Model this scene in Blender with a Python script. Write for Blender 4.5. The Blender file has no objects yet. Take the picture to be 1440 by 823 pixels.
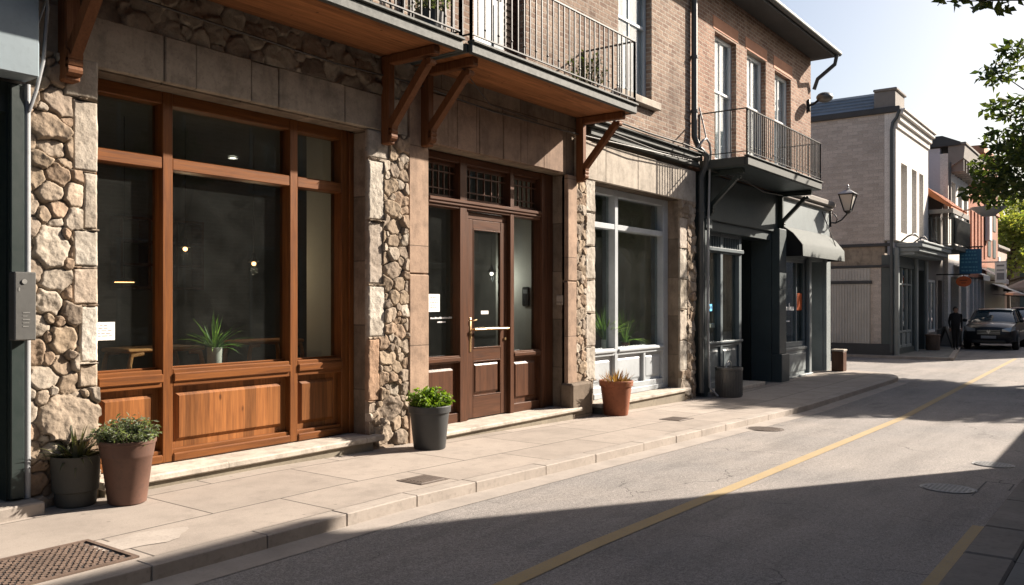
import bpy, bmesh, math, random
import numpy as np
from mathutils import Vector, Matrix, noise
rnd = random.Random(7)
R = math.radians
sc = bpy.context.scene
COL = sc.collection

# ------------------------------------------------------------------ mesh helper
class MB:
    def __init__(s): s.v = []; s.f = []; s.c = []
    def add(s, vs, fs):
        o = len(s.v); s.v += [tuple(p) for p in vs]; s.f += [tuple(i + o for i in q) for q in fs]
    def box(s, x0, x1, y0, y1, z0, z1, b=0.0):
        lo = (min(x0, x1), min(y0, y1), min(z0, z1)); hi = (max(x0, x1), max(y0, y1), max(z0, z1))
        b = min(b, 0.45 * min(hi[i] - lo[i] for i in range(3)))
        if b <= 0:
            vs = [(x, y, z) for x in (lo[0], hi[0]) for y in (lo[1], hi[1]) for z in (lo[2], hi[2])]
            s.add(vs, [(0, 1, 3, 2), (4, 6, 7, 5), (0, 4, 5, 1), (2, 3, 7, 6), (0, 2, 6, 4), (1, 5, 7, 3)]); return
        idx = {}; vs = []
        for sx in (0, 1):
            for sy in (0, 1):
                for sz in (0, 1):
                    sg = (sx, sy, sz)
                    for a in range(3):
                        p = []
                        for i in range(3):
                            e = hi[i] if sg[i] else lo[i]
                            if i != a: e += (-b if sg[i] else b)
                            p.append(e)
                        idx[(sg, a)] = len(vs); vs.append(p)
        fs = []
        for a in range(3):
            o1, o2 = [i for i in range(3) if i != a]
            for sa in (0, 1):
                q = []
                for (p, r) in ((0, 0), (1, 0), (1, 1), (0, 1)):
                    sg = [0, 0, 0]; sg[a] = sa; sg[o1] = p; sg[o2] = r; q.append(idx[(tuple(sg), a)])
                fs.append(q)
        for a in range(3):       # edges running along axis a
            o1, o2 = [i for i in range(3) if i != a]
            for p in (0, 1):
                for r in (0, 1):
                    g0 = [0, 0, 0]; g0[o1] = p; g0[o2] = r; g1 = list(g0); g1[a] = 1
                    g0 = tuple(g0); g1 = tuple(g1)
                    fs.append([idx[(g0, o1)], idx[(g1, o1)], idx[(g1, o2)], idx[(g0, o2)]])
        for sx in (0, 1):
            for sy in (0, 1):
                for sz in (0, 1):
                    fs.append([idx[((sx, sy, sz), a)] for a in range(3)])
        s.add(vs, fs)
    def bar(s, p, q, w, h=None, up=(0, 0, 1), ext=0.0):
        h = h or w; p = Vector(p); q = Vector(q); d = (q - p).normalized(); p = p - d * ext; q = q + d * ext
        u = Vector(up)
        if abs(d.dot(u)) > 0.98: u = Vector((0, 1, 0))
        a = d.cross(u).normalized(); c = a.cross(d).normalized(); vs = []
        for e in (p, q):
            for (i, j) in ((-1, -1), (1, -1), (1, 1), (-1, 1)): vs.append(e + a * (w / 2 * i) + c * (h / 2 * j))
        s.add(vs, [(0, 1, 2, 3), (7, 6, 5, 4), (0, 4, 5, 1), (1, 5, 6, 2), (2, 6, 7, 3), (3, 7, 4, 0)])
    def tube(s, pts, r, n=8, cap=True):
        pts = [Vector(p) for p in pts]; m = len(pts); rs = r if isinstance(r, (list, tuple)) else [r] * m
        ref = None; vs = []
        for i, p in enumerate(pts):
            d = (pts[min(i + 1, m - 1)] - pts[max(i - 1, 0)]).normalized()
            if ref is None:
                ref = Vector((0, 0, 1)) if abs(d.z) < .9 else Vector((1, 0, 0))
            a = d.cross(ref).normalized(); ref = a.cross(d).normalized(); b = ref
            for k in range(n):
                t = 2 * math.pi * k / n; vs.append(p + (a * math.cos(t) + b * math.sin(t)) * rs[i])
        fs = []
        for i in range(m - 1):
            for k in range(n):
                fs.append((i * n + k, i * n + (k + 1) % n, (i + 1) * n + (k + 1) % n, (i + 1) * n + k))
        if cap: fs.append(tuple(range(n - 1, -1, -1))); fs.append(tuple((m - 1) * n + k for k in range(n)))
        s.add(vs, fs)
    def lathe(s, prof, cx=0, cy=0, cz=0, n=24, cap=True, jit=0):
        vs = []; m = len(prof)
        for (r, z) in prof:
            for k in range(n):
                t = 2 * math.pi * k / n; vs.append((cx + r * math.cos(t), cy + r * math.sin(t), cz + z))
        fs = [(i * n + k, i * n + (k + 1) % n, (i + 1) * n + (k + 1) % n, (i + 1) * n + k) for i in range(m - 1) for k in range(n)]
        if cap: fs.append(tuple(range(n - 1, -1, -1))); fs.append(tuple((m - 1) * n + k for k in range(n)))
        s.add(vs, fs)
    def quad(s, *pts): s.add(pts, [tuple(range(len(pts)))])
    def prism(s, poly, axis, a0, a1):
        """poly: 2d points in the two other axes (in xyz order)"""
        def mk(p, a):
            l = list(p); l.insert(axis, a); return tuple(l)
        n = len(poly); vs = [mk(p, a0) for p in poly] + [mk(p, a1) for p in poly]
        fs = [tuple(range(n)), tuple(range(2 * n - 1, n - 1, -1))] + [(i, (i + 1) % n, n + (i + 1) % n, n + i) for i in range(n)]
        s.add(vs, fs)
    def sphere(s, c, r, n=12, m=8, sc3=(1, 1, 1)):
        vs = [(c[0], c[1], c[2] + r * sc3[2])]
        for i in range(1, m):
            a = math.pi * i / m
            for k in range(n):
                t = 2 * math.pi * k / n
                vs.append((c[0] + r * sc3[0] * math.sin(a) * math.cos(t), c[1] + r * sc3[1] * math.sin(a) * math.sin(t), c[2] + r * sc3[2] * math.cos(a)))
        vs.append((c[0], c[1], c[2] - r * sc3[2])); L = len(vs) - 1
        fs = [(0, 1 + k, 1 + (k + 1) % n) for k in range(n)]
        for i in range(m - 2):
            for k in range(n): fs.append((1 + i * n + k, 1 + (i + 1) * n + k, 1 + (i + 1) * n + (k + 1) % n, 1 + i * n + (k + 1) % n))
        fs += [(L, 1 + (m - 2) * n + (k + 1) % n, 1 + (m - 2) * n + k) for k in range(n)]
        s.add(vs, fs)

def tag(o, label=None, cat=None, group=None, kind=None):
    if label: o['label'] = label
    if cat: o['category'] = cat
    if group: o['group'] = group
    if kind: o['kind'] = kind
    return o
def thing(name, label, cat, loc=(0, 0, 0), rz=0, group=None):
    o = bpy.data.objects.new(name, None); COL.objects.link(o); o.empty_display_size = .2
    o.location = loc; o.rotation_euler = (0, 0, rz)
    return tag(o, label, cat, group)
def rootof(o):
    while o.parent: o = o.parent
    return o
def obj(name, mb, mat, parent=None, local=False, smooth=None, recalc=True, origin=None, label=None, colors=None):
    """one mesh object; coordinates are world ones unless local"""
    off = Vector((0, 0, 0))
    if parent is not None and not local: off = rootof(parent).location.copy()
    if origin is not None: off = Vector(origin)
    me = bpy.data.meshes.new(name)
    me.from_pydata([(p[0] - off.x, p[1] - off.y, p[2] - off.z) for p in mb.v], [], mb.f)
    if recalc:
        bm = bmesh.new(); bm.from_mesh(me); bmesh.ops.recalc_face_normals(bm, faces=bm.faces); bm.to_mesh(me); bm.free()
    if smooth is not None:
        me.polygons.foreach_set('use_smooth', [True] * len(me.polygons)); me.set_sharp_from_angle(angle=R(smooth))
    if colors is not None:
        at = me.color_attributes.new('Col', 'FLOAT_COLOR', 'POINT')
        at.data.foreach_set('color', np.asarray(colors, dtype=np.float32).ravel())
    me.materials.append(mat)
    o = bpy.data.objects.new(name, me); COL.objects.link(o)
    if parent is not None: o.parent = parent
    if origin is not None: o.location = origin
    if label: o['label'] = label
    return o
def copy_tree(o, parent=None):
    c = o.copy(); COL.objects.link(c); c.parent = parent
    for ch in list(o.children): copy_tree(ch, c)
    return c
SPLIT = {'rail', 'panel', 'glass', 'pilaster', 'door_jamb', 'pier_base', 'window_lintel', 'partition', 'window', 'shop_pier', 'pane', 'side_panel', 'arm', 'downpipe', 'string_course', 'side_wall', 'rear_wall', 'threshold', 'canopy_post', 'roof_slab', 'spotlight_arm', 'wall_cable', 'lettering', 'letters', 'kick_panel', 'print_', 'lock', 'porch'}
_obj1 = obj
def obj(name, mb, mat, parent=None, local=False, **k):
    """one mesh object, or, for fittings that are separate pieces, one object per piece"""
    if name not in SPLIT or parent is None or k.get('colors') is not None: return _obj1(name, mb, mat, parent, local, **k)
    n = len(mb.v); up = list(range(n))
    def find(i):
        while up[i] != i: up[i] = up[up[i]]; i = up[i]
        return i
    for f in mb.f:
        a = find(f[0])
        for q in f[1:]: up[find(q)] = a
    comp = {}
    for i in range(n): comp.setdefault(find(i), []).append(i)
    cs = list(comp.values()); bb = [[[min(mb.v[i][a] for i in c) for a in range(3)], [max(mb.v[i][a] for i in c) for a in range(3)]] for c in cs]
    g = list(range(len(cs)))
    def fg(i):
        while g[i] != i: i = g[i]
        return i
    for i in range(len(cs)):
        for j in range(i):
            if all(bb[i][0][a] <= bb[j][1][a] + .012 and bb[j][0][a] <= bb[i][1][a] + .012 for a in range(3)): g[fg(i)] = fg(j)
    cl = {}
    for i in range(len(cs)): cl.setdefault(fg(i), []).extend(cs[i])
    if len(cl) < 2 or len(cl) > 60: return _obj1(name, mb, mat, parent, local, **k)
    first = None
    for idx in sorted(cl.values(), key=lambda c: -len(c)):
        mp = {i: q for q, i in enumerate(idx)}; m = MB(); m.v = [mb.v[i] for i in idx]; m.f = [tuple(mp[i] for i in f) for f in mb.f if f[0] in mp]
        o = _obj1(name, m, mat, parent, local, **k); first = first or o
    return first
def struct(name, mb, mat, **k):
    o = obj(name, mb, mat, **k); o['kind'] = 'structure'; return o

# ------------------------------------------------------------------ materials
class N:
    def __init__(s, name):
        s.m = bpy.data.materials.new(name); s.m.use_nodes = True; s.t = s.m.node_tree; s.t.nodes.clear()
        s.out = s.t.nodes.new('ShaderNodeOutputMaterial')
    def n(s, typ, **k):
        o = s.t.nodes.new('ShaderNode' + typ)
        for a, b in k.items():
            if a in o.inputs.keys(): s.set(o, a, b)
            else: setattr(o, a, b)
        return o
    def set(s, o, i, v):
        if isinstance(v, bpy.types.NodeSocket): s.t.links.new(v, o.inputs[i])
        else: o.inputs[i].default_value = v
    def link(s, a, b): s.t.links.new(a, b)
    def math(s, op, a, b=0.0, clamp=False):
        o = s.t.nodes.new('ShaderNodeMath'); o.operation = op; o.use_clamp = clamp; s.set(o, 0, a); s.set(o, 1, b); return o.outputs[0]
    def mix(s, f, a, b, mode='MIX'):
        o = s.t.nodes.new('ShaderNodeMix'); o.data_type = 'RGBA'; o.blend_type = mode
        s.set(o, 0, f)
        for i, v in ((6, a), (7, b)):
            if not isinstance(v, bpy.types.NodeSocket) and len(v) == 3: v = (*v, 1)
            s.set(o, i, v)
        return o.outputs[2]
    def coord(s): return s.t.nodes.new('ShaderNodeTexCoord').outputs['Object']
    def scale(s, v, k):
        o = s.t.nodes.new('ShaderNodeMapping'); s.set(o, 'Vector', v)
        o.inputs['Scale'].default_value = k if isinstance(k, tuple) else (k, k, k); return o.outputs[0]
    def noise(s, v, sc_, det=4, rough=.6, fac=True, dist=0):
        o = s.t.nodes.new('ShaderNodeTexNoise'); s.set(o, 'Vector', v); o.inputs['Scale'].default_value = sc_
        o.inputs['Detail'].default_value = det; o.inputs['Roughness'].default_value = rough; o.inputs['Distortion'].default_value = dist
        return o.outputs[0 if fac else 1]
    def ramp(s, f, stops):
        o = s.t.nodes.new('ShaderNodeValToRGB'); s.set(o, 0, f); e = o.color_ramp.elements
        while len(e) < len(stops): e.new(.5)
        for i, (p, c) in enumerate(stops):
            e[i].position = p; e[i].color = (*c, 1) if not isinstance(c, (int, float)) else (c, c, c, 1)
        return o.outputs[0]
    def bump(s, h, strength=.5, dist=.01, nrm=None):
        o = s.t.nodes.new('ShaderNodeBump'); s.set(o, 'Height', h); o.inputs['Strength'].default_value = strength
        o.inputs['Distance'].default_value = dist
        if nrm is not None: s.set(o, 'Normal', nrm)
        return o.outputs[0]
    def bsdf(s, col, rough=.7, metal=0, nrm=None, spec=.4, coat=0):
        o = s.t.nodes.new('ShaderNodeBsdfPrincipled')
        if not isinstance(col, bpy.types.NodeSocket): col = (*col, 1) if len(col) == 3 else col
        s.set(o, 'Base Color', col); s.set(o, 'Roughness', rough); s.set(o, 'Metallic', metal); s.set(o, 'Specular IOR Level', spec)
        if coat: o.inputs['Coat Weight'].default_value = coat; o.inputs['Coat Roughness'].default_value = .05
        if nrm is not None: s.set(o, 'Normal', nrm)
        s.link(o.outputs[0], s.out.inputs[0]); return o
    def wallcoord(s, k=1.0):
        """u along the wall, v up, whichever way the wall faces"""
        c = s.coord(); sep = s.t.nodes.new('ShaderNodeSeparateXYZ'); s.link(c, sep.inputs[0])
        g = s.t.nodes.new('ShaderNodeNewGeometry'); sn = s.t.nodes.new('ShaderNodeSeparateXYZ'); s.link(g.outputs['True Normal'], sn.inputs[0])
        ax = s.math('GREATER_THAN', s.math('ABSOLUTE', sn.outputs[0]), .7)
        u = s.math('ADD', s.math('MULTIPLY', sep.outputs[1], ax), s.math('MULTIPLY', sep.outputs[0], s.math('SUBTRACT', 1.0, ax)))
        cb = s.t.nodes.new('ShaderNodeCombineXYZ'); s.link(u, cb.inputs[0]); s.link(sep.outputs[2], cb.inputs[1]); return cb.outputs[0]

def paint(name, col, rough=.5, var=.15, bump=.15, dirt=.25, metal=0, scale=1.0, spec=.4):
    k = N(name); c = k.coord()
    n1 = k.noise(c, 1.7 * scale, 5); n2 = k.noise(c, 22 * scale, 4)
    a = k.mix(k.ramp(n1, [(.3, 0), (.75, 1)]), tuple(x * (1 - var) for x in col), tuple(min(1, x * (1 + var)) for x in col))
    d = k.ramp(n2, [(.52, 0), (.75, 1)])
    a = k.mix(k.math('MULTIPLY', d, dirt), a, tuple(x * .45 + .015 for x in col))
    r = k.math('ADD', k.math('MULTIPLY', n2, .25), rough - .12, True)
    k.bsdf(a, r, metal, k.bump(n2, bump, .004), spec); return k.m

def wood(name, dark, light, axis, rough=.42, scale=1.0, coat=0, plank=0, pax=0):
    k = N(name); c = k.coord(); st = [14.0, 14.0, 14.0]; st[axis] = .9
    v = k.scale(c, tuple(x * scale for x in st)); w = k.noise(v, 1.6, 6, .65, dist=.6)
    st2 = [60.0, 60.0, 60.0]; st2[axis] = 2.2; f = k.noise(k.scale(c, tuple(st2)), 1.4, 3)
    big = k.noise(c, 2.2, 3)
    a = k.ramp(w, [(.28, dark), (.5, tuple((x + y) / 2 for x, y in zip(dark, light))), (.75, light)])
    a = k.mix(k.math('MULTIPLY', k.ramp(f, [(.45, 0), (.7, 1)]), .45), a, tuple(x * .5 for x in dark))
    a = k.mix(k.ramp(big, [(.35, 0), (.7, .5)]), a, tuple(x * .72 for x in light))
    if plank:
        sp = k.t.nodes.new('ShaderNodeSeparateXYZ'); k.link(c, sp.inputs[0]); fl = k.math('FLOOR', k.math('DIVIDE', sp.outputs[pax], plank)); wn = k.n('TexWhiteNoise', noise_dimensions='1D'); k.link(fl, wn.inputs['W'])
        a = k.mix(1.0, a, k.ramp(wn.outputs['Value'], [(0, .62), (1, 1.3)]), 'MULTIPLY')
        kn = k.n('TexVoronoi'); k.link(k.scale(c, (5, 5, 2.4)), kn.inputs['Vector']); kn.inputs['Scale'].default_value = 1.0
        a = k.mix(k.ramp(kn.outputs['Distance'], [(.035, .85), (.10, 0)]), a, tuple(x * .45 for x in dark))
    k.bsdf(a, k.math('ADD', k.math('MULTIPLY', f, .3), rough - .15), 0, k.bump(w, .25, .003), .22, coat); return k.m

def stone_attr(name, rough=.9):
    k = N(name); c = k.coord(); at = k.n('Attribute', attribute_name='Col')
    n1 = k.noise(c, 9, 6, .7); n2 = k.noise(c, 70, 4); n3 = k.noise(k.scale(c, (1.6, 1.6, .7)), 2.3, 4)
    a = k.mix(1.0, at.outputs['Color'], k.ramp(n1, [(.25, .62), (.55, .98), (.8, 1.2)]), 'MULTIPLY')
    a = k.mix(k.ramp(n3, [(.42, 0), (.72, .5)]), a, (.15, .11, .075))
    a = k.mix(k.ramp(n2, [(.55, 0), (.72, .5)]), a, (.11, .09, .075))
    k.bsdf(a, rough, 0, k.bump(k.math('ADD', k.math('MULTIPLY', n1, .8), k.math('MULTIPLY', n2, .35)), .8, .012), .2); return k.m

def stone(name, col, bw=.9, bh=.45, mort=.008, rough=.88, var=.3, off=.5, jd=.5):
    k = N(name); w = k.wallcoord()
    wob = k.n('VectorMath', operation='ADD'); k.link(w, wob.inputs[0])
    b = k.n('TexBrick'); k.link(w, b.inputs['Vector']); b.offset = off
    b.inputs['Scale'].default_value = 1; b.inputs['Brick Width'].default_value = bw; b.inputs['Row Height'].default_value = bh
    b.inputs['Mortar Size'].default_value = mort; b.inputs['Mortar Smooth'].default_value = .3; b.inputs['Bias'].default_value = 0
    b.inputs['Color1'].default_value = (*[x * (1 - var) for x in col], 1); b.inputs['Color2'].default_value = (*[x * (1 + var) for x in col], 1)
    b.inputs['Mortar'].default_value = (*[x * jd for x in col], 1)
    c = k.coord(); n1 = k.noise(c, 4, 6, .7); n2 = k.noise(c, 45, 4)
    a = k.mix(1.0, b.outputs[0], k.ramp(n1, [(.25, .5), (.5, 1.0), (.8, 1.35)]), 'MULTIPLY')
    st = k.noise(k.scale(c, (3.2, 3.2, .8)), 1.3, 5, .7); a = k.mix(k.ramp(st, [(.5, 0), (.68, .5)]), a, tuple(x * .38 for x in col))
    a = k.mix(k.ramp(n2, [(.55, 0), (.75, .5)]), a, tuple(x * .45 for x in col))
    h = k.math('SUBTRACT', k.math('ADD', k.math('MULTIPLY', n1, .7), k.math('MULTIPLY', n2, .3)), k.math('MULTIPLY', b.outputs['Fac'], .8))
    k.bsdf(a, rough, 0, k.bump(h, .6, .012), .25); return k.m

def brick(name, c1, c2, mortar, bw=.225, bh=.075, ms=.009, soot=.4, bias=0.0, dist=.012):
    k = N(name); w = k.wallcoord(); c = k.coord()
    nz = k.n('TexNoise'); k.link(c, nz.inputs['Vector']); nz.inputs['Scale'].default_value = 6; nz.inputs['Detail'].default_value = 2
    sb = k.n('VectorMath', operation='SUBTRACT'); k.link(nz.outputs['Color'], sb.inputs[0]); sb.inputs[1].default_value = (.5, .5, .5)
    scv = k.n('VectorMath', operation='SCALE'); k.link(sb.outputs[0], scv.inputs[0]); scv.inputs['Scale'].default_value = .018
    ad = k.n('VectorMath', operation='ADD'); k.link(w, ad.inputs[0]); k.link(scv.outputs[0], ad.inputs[1])
    b = k.n('TexBrick'); k.link(ad.outputs[0], b.inputs['Vector'])
    for i, v in (('Scale', 1), ('Brick Width', bw), ('Row Height', bh), ('Mortar Size', ms), ('Mortar Smooth', .25), ('Bias', bias)): b.inputs[i].default_value = v
    b.inputs['Color1'].default_value = (*c1, 1); b.inputs['Color2'].default_value = (*c2, 1); b.inputs['Mortar'].default_value = (*mortar, 1)
    n1 = k.noise(c, 1.1, 5); n2 = k.noise(c, 30, 4); n3 = k.noise(k.scale(c, (3, 3, .5)), 1.3, 4)
    a = k.mix(1.0, b.outputs[0], k.ramp(n2, [(.2, .65), (.5, 1.0), (.8, 1.35)]), 'MULTIPLY')
    a = k.mix(k.math('MULTIPLY', k.ramp(n1, [(.45, 0), (.75, 1)]), soot), a, tuple(x * .35 for x in c1))
    a = k.mix(k.math('MULTIPLY', k.ramp(n3, [(.5, 0), (.75, 1)]), soot * .6), a, tuple(x * 1.25 for x in mortar))
    h = k.math('SUBTRACT', k.math('MULTIPLY', n2, .45), b.outputs['Fac'])
    k.bsdf(a, .92, 0, k.bump(h, .9, dist), .2); return k.m

def glass(name='window_glass', tint=(.80, .84, .83), gloss=1.0, wav=.0):
    k = N(name); fr = k.n('Fresnel'); gm = k.n('NewGeometry'); k.link(k.math('SUBTRACT', 1.5, k.math('MULTIPLY', gm.outputs['Backfacing'], .8333)), fr.inputs[0])
    tr = k.n('BsdfTransparent'); tr.inputs[0].default_value = (*tint, 1); gl = k.n('BsdfGlossy'); gl.inputs['Roughness'].default_value = .0
    gl.inputs['Color'].default_value = (.9, .95, 1, 1)
    c = k.coord()
    mx = k.n('MixShader'); k.link(k.math('MULTIPLY', fr.outputs[0], gloss, True), mx.inputs[0]); k.link(tr.outputs[0], mx.inputs[1]); k.link(gl.outputs[0], mx.inputs[2])
    dfz = k.n('BsdfDiffuse'); dfz.inputs[0].default_value = (.7, .72, .68, 1); m2 = k.n('MixShader'); k.link(k.ramp(k.noise(c, 2.4, 5, .65), [(.3, .002), (.78, .014)]), m2.inputs[0]); k.link(mx.outputs[0], m2.inputs[1]); k.link(dfz.outputs[0], m2.inputs[2])
    k.link(m2.outputs[0], k.out.inputs[0]); return k.m

def emit(name, col, s):
    k = N(name); e = k.n('Emission'); e.inputs[0].default_value = (*col, 1); e.inputs[1].default_value = s; k.link(e.outputs[0], k.out.inputs[0]); return k.m

def leafmat(name, c1, c2, trans=.35, rough=.55):
    k = N(name); at = k.n('Attribute', attribute_name='Col'); a = k.mix(at.outputs['Fac'], c1, c2)
    d = k.n('BsdfPrincipled'); k.set(d, 'Base Color', a); d.inputs['Roughness'].default_value = rough; d.inputs['Specular IOR Level'].default_value = .3
    t = k.n('BsdfTranslucent'); k.link(k.mix(1.0, a, (1.5, 1.6, .6), 'MULTIPLY'), t.inputs[0])
    mx = k.n('MixShader'); mx.inputs[0].default_value = trans; k.link(d.outputs[0], mx.inputs[1]); k.link(t.outputs[0], mx.inputs[2])
    k.link(mx.outputs[0], k.out.inputs[0]); return k.m

def asphalt(name, base, warm):
    k = N(name); c = k.coord(); fine = k.noise(c, 120, 3); mid = k.noise(c, 38, 4, .75); big = k.noise(c, .55, 5); tr = k.noise(k.scale(c, (.25, 2.2, 1)), 1.2, 4)
    vo = k.n('TexVoronoi'); k.link(c, vo.inputs['Vector']); vo.inputs['Scale'].default_value = 110
    a = k.mix(k.ramp(big, [(.3, 0), (.7, 1)]), base, warm)
    oil = k.ramp(k.noise(k.scale(c, (.6, 1.6, 1)), .9, 5, .7), [(.55, 0), (.72, .45)]); a = k.mix(oil, a, tuple(x * .5 for x in base))
    a = k.mix(1.0, a, k.ramp(tr, [(.25, .78), (.5, 1.0), (.8, 1.12)]), 'MULTIPLY')
    a = k.mix(1.0, a, k.ramp(fine, [(.3, .55), (.5, 1.0), (.7, 1.45)]), 'MULTIPLY')
    a = k.mix(1.0, a, k.ramp(mid, [(.3, .72), (.5, 1.0), (.72, 1.3)]), 'MULTIPLY')
    a = k.mix(k.ramp(vo.outputs['Distance'], [(.02, .5), (.16, 0)]), a, tuple(x * 1.9 for x in warm))
    cr = k.n('TexVoronoi', feature='DISTANCE_TO_EDGE'); nz = k.n('TexNoise'); k.link(c, nz.inputs['Vector']); nz.inputs['Scale'].default_value = 3; nz.inputs['Detail'].default_value = 6
    ad = k.n('VectorMath', operation='ADD'); sv = k.n('VectorMath', operation='SCALE'); k.link(nz.outputs['Color'], sv.inputs[0]); sv.inputs['Scale'].default_value = .45
    k.link(c, ad.inputs[0]); k.link(sv.outputs[0], ad.inputs[1]); k.link(ad.outputs[0], cr.inputs['Vector']); cr.inputs['Scale'].default_value = .42
    crk = k.ramp(cr.outputs['Distance'], [(.001, 1), (.003, 0)]); gate = k.ramp(k.noise(c, .7, 3), [(.5, 0), (.56, 1)])
    crm = k.math('MULTIPLY', crk, gate); a = k.mix(k.math('MULTIPLY', crm, .8), a, tuple(x * .22 for x in base))
    h = k.math('SUBTRACT', k.math('ADD', fine, mid), crm)
    k.bsdf(a, .85, 0, k.bump(h, .55, .006), .25); return k.m

def slabs(name, col, bw, bh, rot=0.0, var=.1, mort=.006):
    k = N(name); c = k.coord(); mp = k.n('Mapping'); k.link(c, mp.inputs[0]); mp.inputs['Rotation'].default_value = (0, 0, rot)
    b = k.n('TexBrick'); k.link(mp.outputs[0], b.inputs['Vector']); b.offset = .42
    for i, v in (('Scale', 1), ('Brick Width', bw), ('Row Height', bh), ('Mortar Size', mort), ('Mortar Smooth', .3), ('Bias', 0)): b.inputs[i].default_value = v
    b.inputs['Color1'].default_value = (*[x * (1 - var) for x in col], 1); b.inputs['Color2'].default_value = (*[x * (1 + var) for x in col], 1); b.inputs['Mortar'].default_value = (*[x * .32 for x in col], 1)
    n1 = k.noise(c, 1.4, 6, .65); n2 = k.noise(c, 120, 3); n3 = k.noise(c, 9, 5, .7)
    a = k.mix(1.0, b.outputs[0], k.ramp(n1, [(.25, .78), (.5, 1.0), (.8, 1.14)]), 'MULTIPLY')
    a = k.mix(1.0, a, k.ramp(n2, [(.25, .85), (.75, 1.15)]), 'MULTIPLY')
    a = k.mix(k.ramp(n3, [(.55, 0), (.72, .4)]), a, tuple(x * .55 for x in col))
    a = k.mix(k.ramp(k.noise(c, 3.1, 5, .7), [(.52, 0), (.7, .4)]), a, tuple(x * .62 for x in col))
    gu = k.n('TexVoronoi'); k.link(c, gu.inputs['Vector']); gu.inputs['Scale'].default_value = 2.6; a = k.mix(k.ramp(gu.outputs['Distance'], [(.035, .55), (.05, 0)]), a, tuple(x * .4 for x in col))
    h = k.math('SUBTRACT', k.math('ADD', k.math('MULTIPLY', n2, .25), k.math('MULTIPLY', n3, .35)), k.math('MULTIPLY', b.outputs['Fac'], 1.0))
    k.bsdf(a, .85, 0, k.bump(h, .5, .008), .3); return k.m

M = {}
M['rubble'] = stone_attr('rubble_stone'); M['dressed'] = stone('dressed_stone', (.30, .25, .195), 9.0, 7.0, var=.08)
M['darkstone'] = stone('weathered_stone', (.20, .155, .115), .8, .7); M['pale'] = stone('pale_limestone', (.42, .37, .31), 2.4, 3.0, var=.1)
M['slabstone'] = stone('brown_slab_stone', (.24, .165, .12), .55, 3.0, .006, var=.12)
M['jamb'] = stone('brown_jamb_stone', (.33, .23, .165), 2.0, 1.15, .007, var=.12)
M['brick'] = brick('old_red_brown_brick', (.165, .10, .072), (.30, .215, .16), (.36, .31, .26), ms=.011, soot=.6, dist=.02)
M['brick2'] = brick('tan_brick', (.20, .11, .078), (.34, .21, .15), (.38, .31, .25), ms=.011, soot=.45, dist=.02)
M['greybrick'] = brick('grey_tan_stone_courses', (.42, .365, .32), (.54, .475, .42), (.47, .43, .385), .34, .115, .008, .25)
M['whitewall'] = brick('white_painted_masonry', (.66, .62, .57), (.72, .68, .63), (.60, .56, .52), .4, .2, .004, .12, dist=.004)
M['salmon'] = brick('salmon_brick', (.36, .125, .075), (.43, .175, .11), (.38, .25, .18), soot=.2)
M['lintel_red'] = paint('terracotta_lintel', (.46, .21, .12), .8); M['brownwall'] = paint('brown_red_render', (.30, .13, .075), .9)
M['wood_v'] = wood('varnished_oak_upright', (.080, .027, .009), (.245, .088, .023), 2); M['wood_h'] = wood('varnished_oak_rail', (.080, .027, .009), (.245, .088, .023), 0)
M['wood_p'] = wood('varnished_oak_boards', (.12, .040, .012), (.34, .135, .042), 2, plank=.13); M['door_v'] = wood('dark_brown_timber_upright', (.038, .0155, .008), (.125, .053, .027), 2); M['door_h'] = wood('dark_brown_timber_rail', (.038, .0155, .008), (.125, .053, .027), 0)
M['bracket'] = wood('bracket_timber', (.09, .032, .012), (.21, .085, .034), 2, .7); M['soffit'] = wood('soffit_boards', (.10, .042, .016), (.42, .17, .065), 0, .8, .6, plank=.115, pax=1)
M['gpaint'] = paint('grey_blue_paint', (.40, .43, .45), .45); M['slate'] = paint('slate_paint', (.055, .072, .075), .5); M['slate_lt'] = paint('light_slate_paint', (.22, .25, .255), .5); M['slate_mid'] = paint('mid_slate_paint', (.11, .135, .145), .45)
M['fascia'] = paint('fascia_paint', (.058, .075, .077), .5); M['darkgreen'] = paint('near_black_green_paint', (.018, .028, .026), .45); M['boxblue'] = paint('blue_grey_sign_panel', (.20, .25, .28), .5)
M['iron'] = paint('wrought_iron', (.018, .018, .018), .5, metal=.3); M['lead'] = paint('lead_flashing', (.05, .056, .052), .65); M['pipe'] = paint('painted_pipe', (.075, .08, .08), .4); M['cable'] = paint('cable', (.05, .045, .04), .5)
M['greypipe'] = paint('grey_conduit', (.28, .29, .30), .4)
M['white'] = paint('white_window_paint', (.70, .70, .68), .5, .06); M['bluedoor'] = paint('dark_blue_door_paint', (.06, .085, .11), .5)
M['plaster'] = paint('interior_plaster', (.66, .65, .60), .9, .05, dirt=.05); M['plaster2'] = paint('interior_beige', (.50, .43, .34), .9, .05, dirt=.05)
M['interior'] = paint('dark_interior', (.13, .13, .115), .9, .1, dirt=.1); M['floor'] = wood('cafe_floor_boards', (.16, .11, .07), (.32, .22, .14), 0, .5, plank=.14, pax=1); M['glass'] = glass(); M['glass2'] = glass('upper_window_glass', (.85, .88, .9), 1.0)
M['curtain_glare'] = paint('white_curtain_glare', (.80, .80, .78), .9, .1)  # curtain white also stands for bright sky reflected in the upper panes
M['brass'] = paint('brass', (.55, .38, .2), .3, metal=.9); M['steel'] = paint('brushed_steel', (.5, .5, .48), .35, metal=.8); M['paper'] = paint('paper', (.80, .78, .74), .8, .02, dirt=.02); M['ink'] = paint('ink', (.25, .25, .25), .8)
M['whiteink'] = paint('white_lettering', (.8, .8, .8), .6); M['black'] = paint('black_plastic', (.02, .02, .02), .4); M['bulb'] = emit('warm_bulb', (1, .48, .17), 3); M['led'] = emit('cool_downlight', (1, .9, .75), 3)
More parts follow.
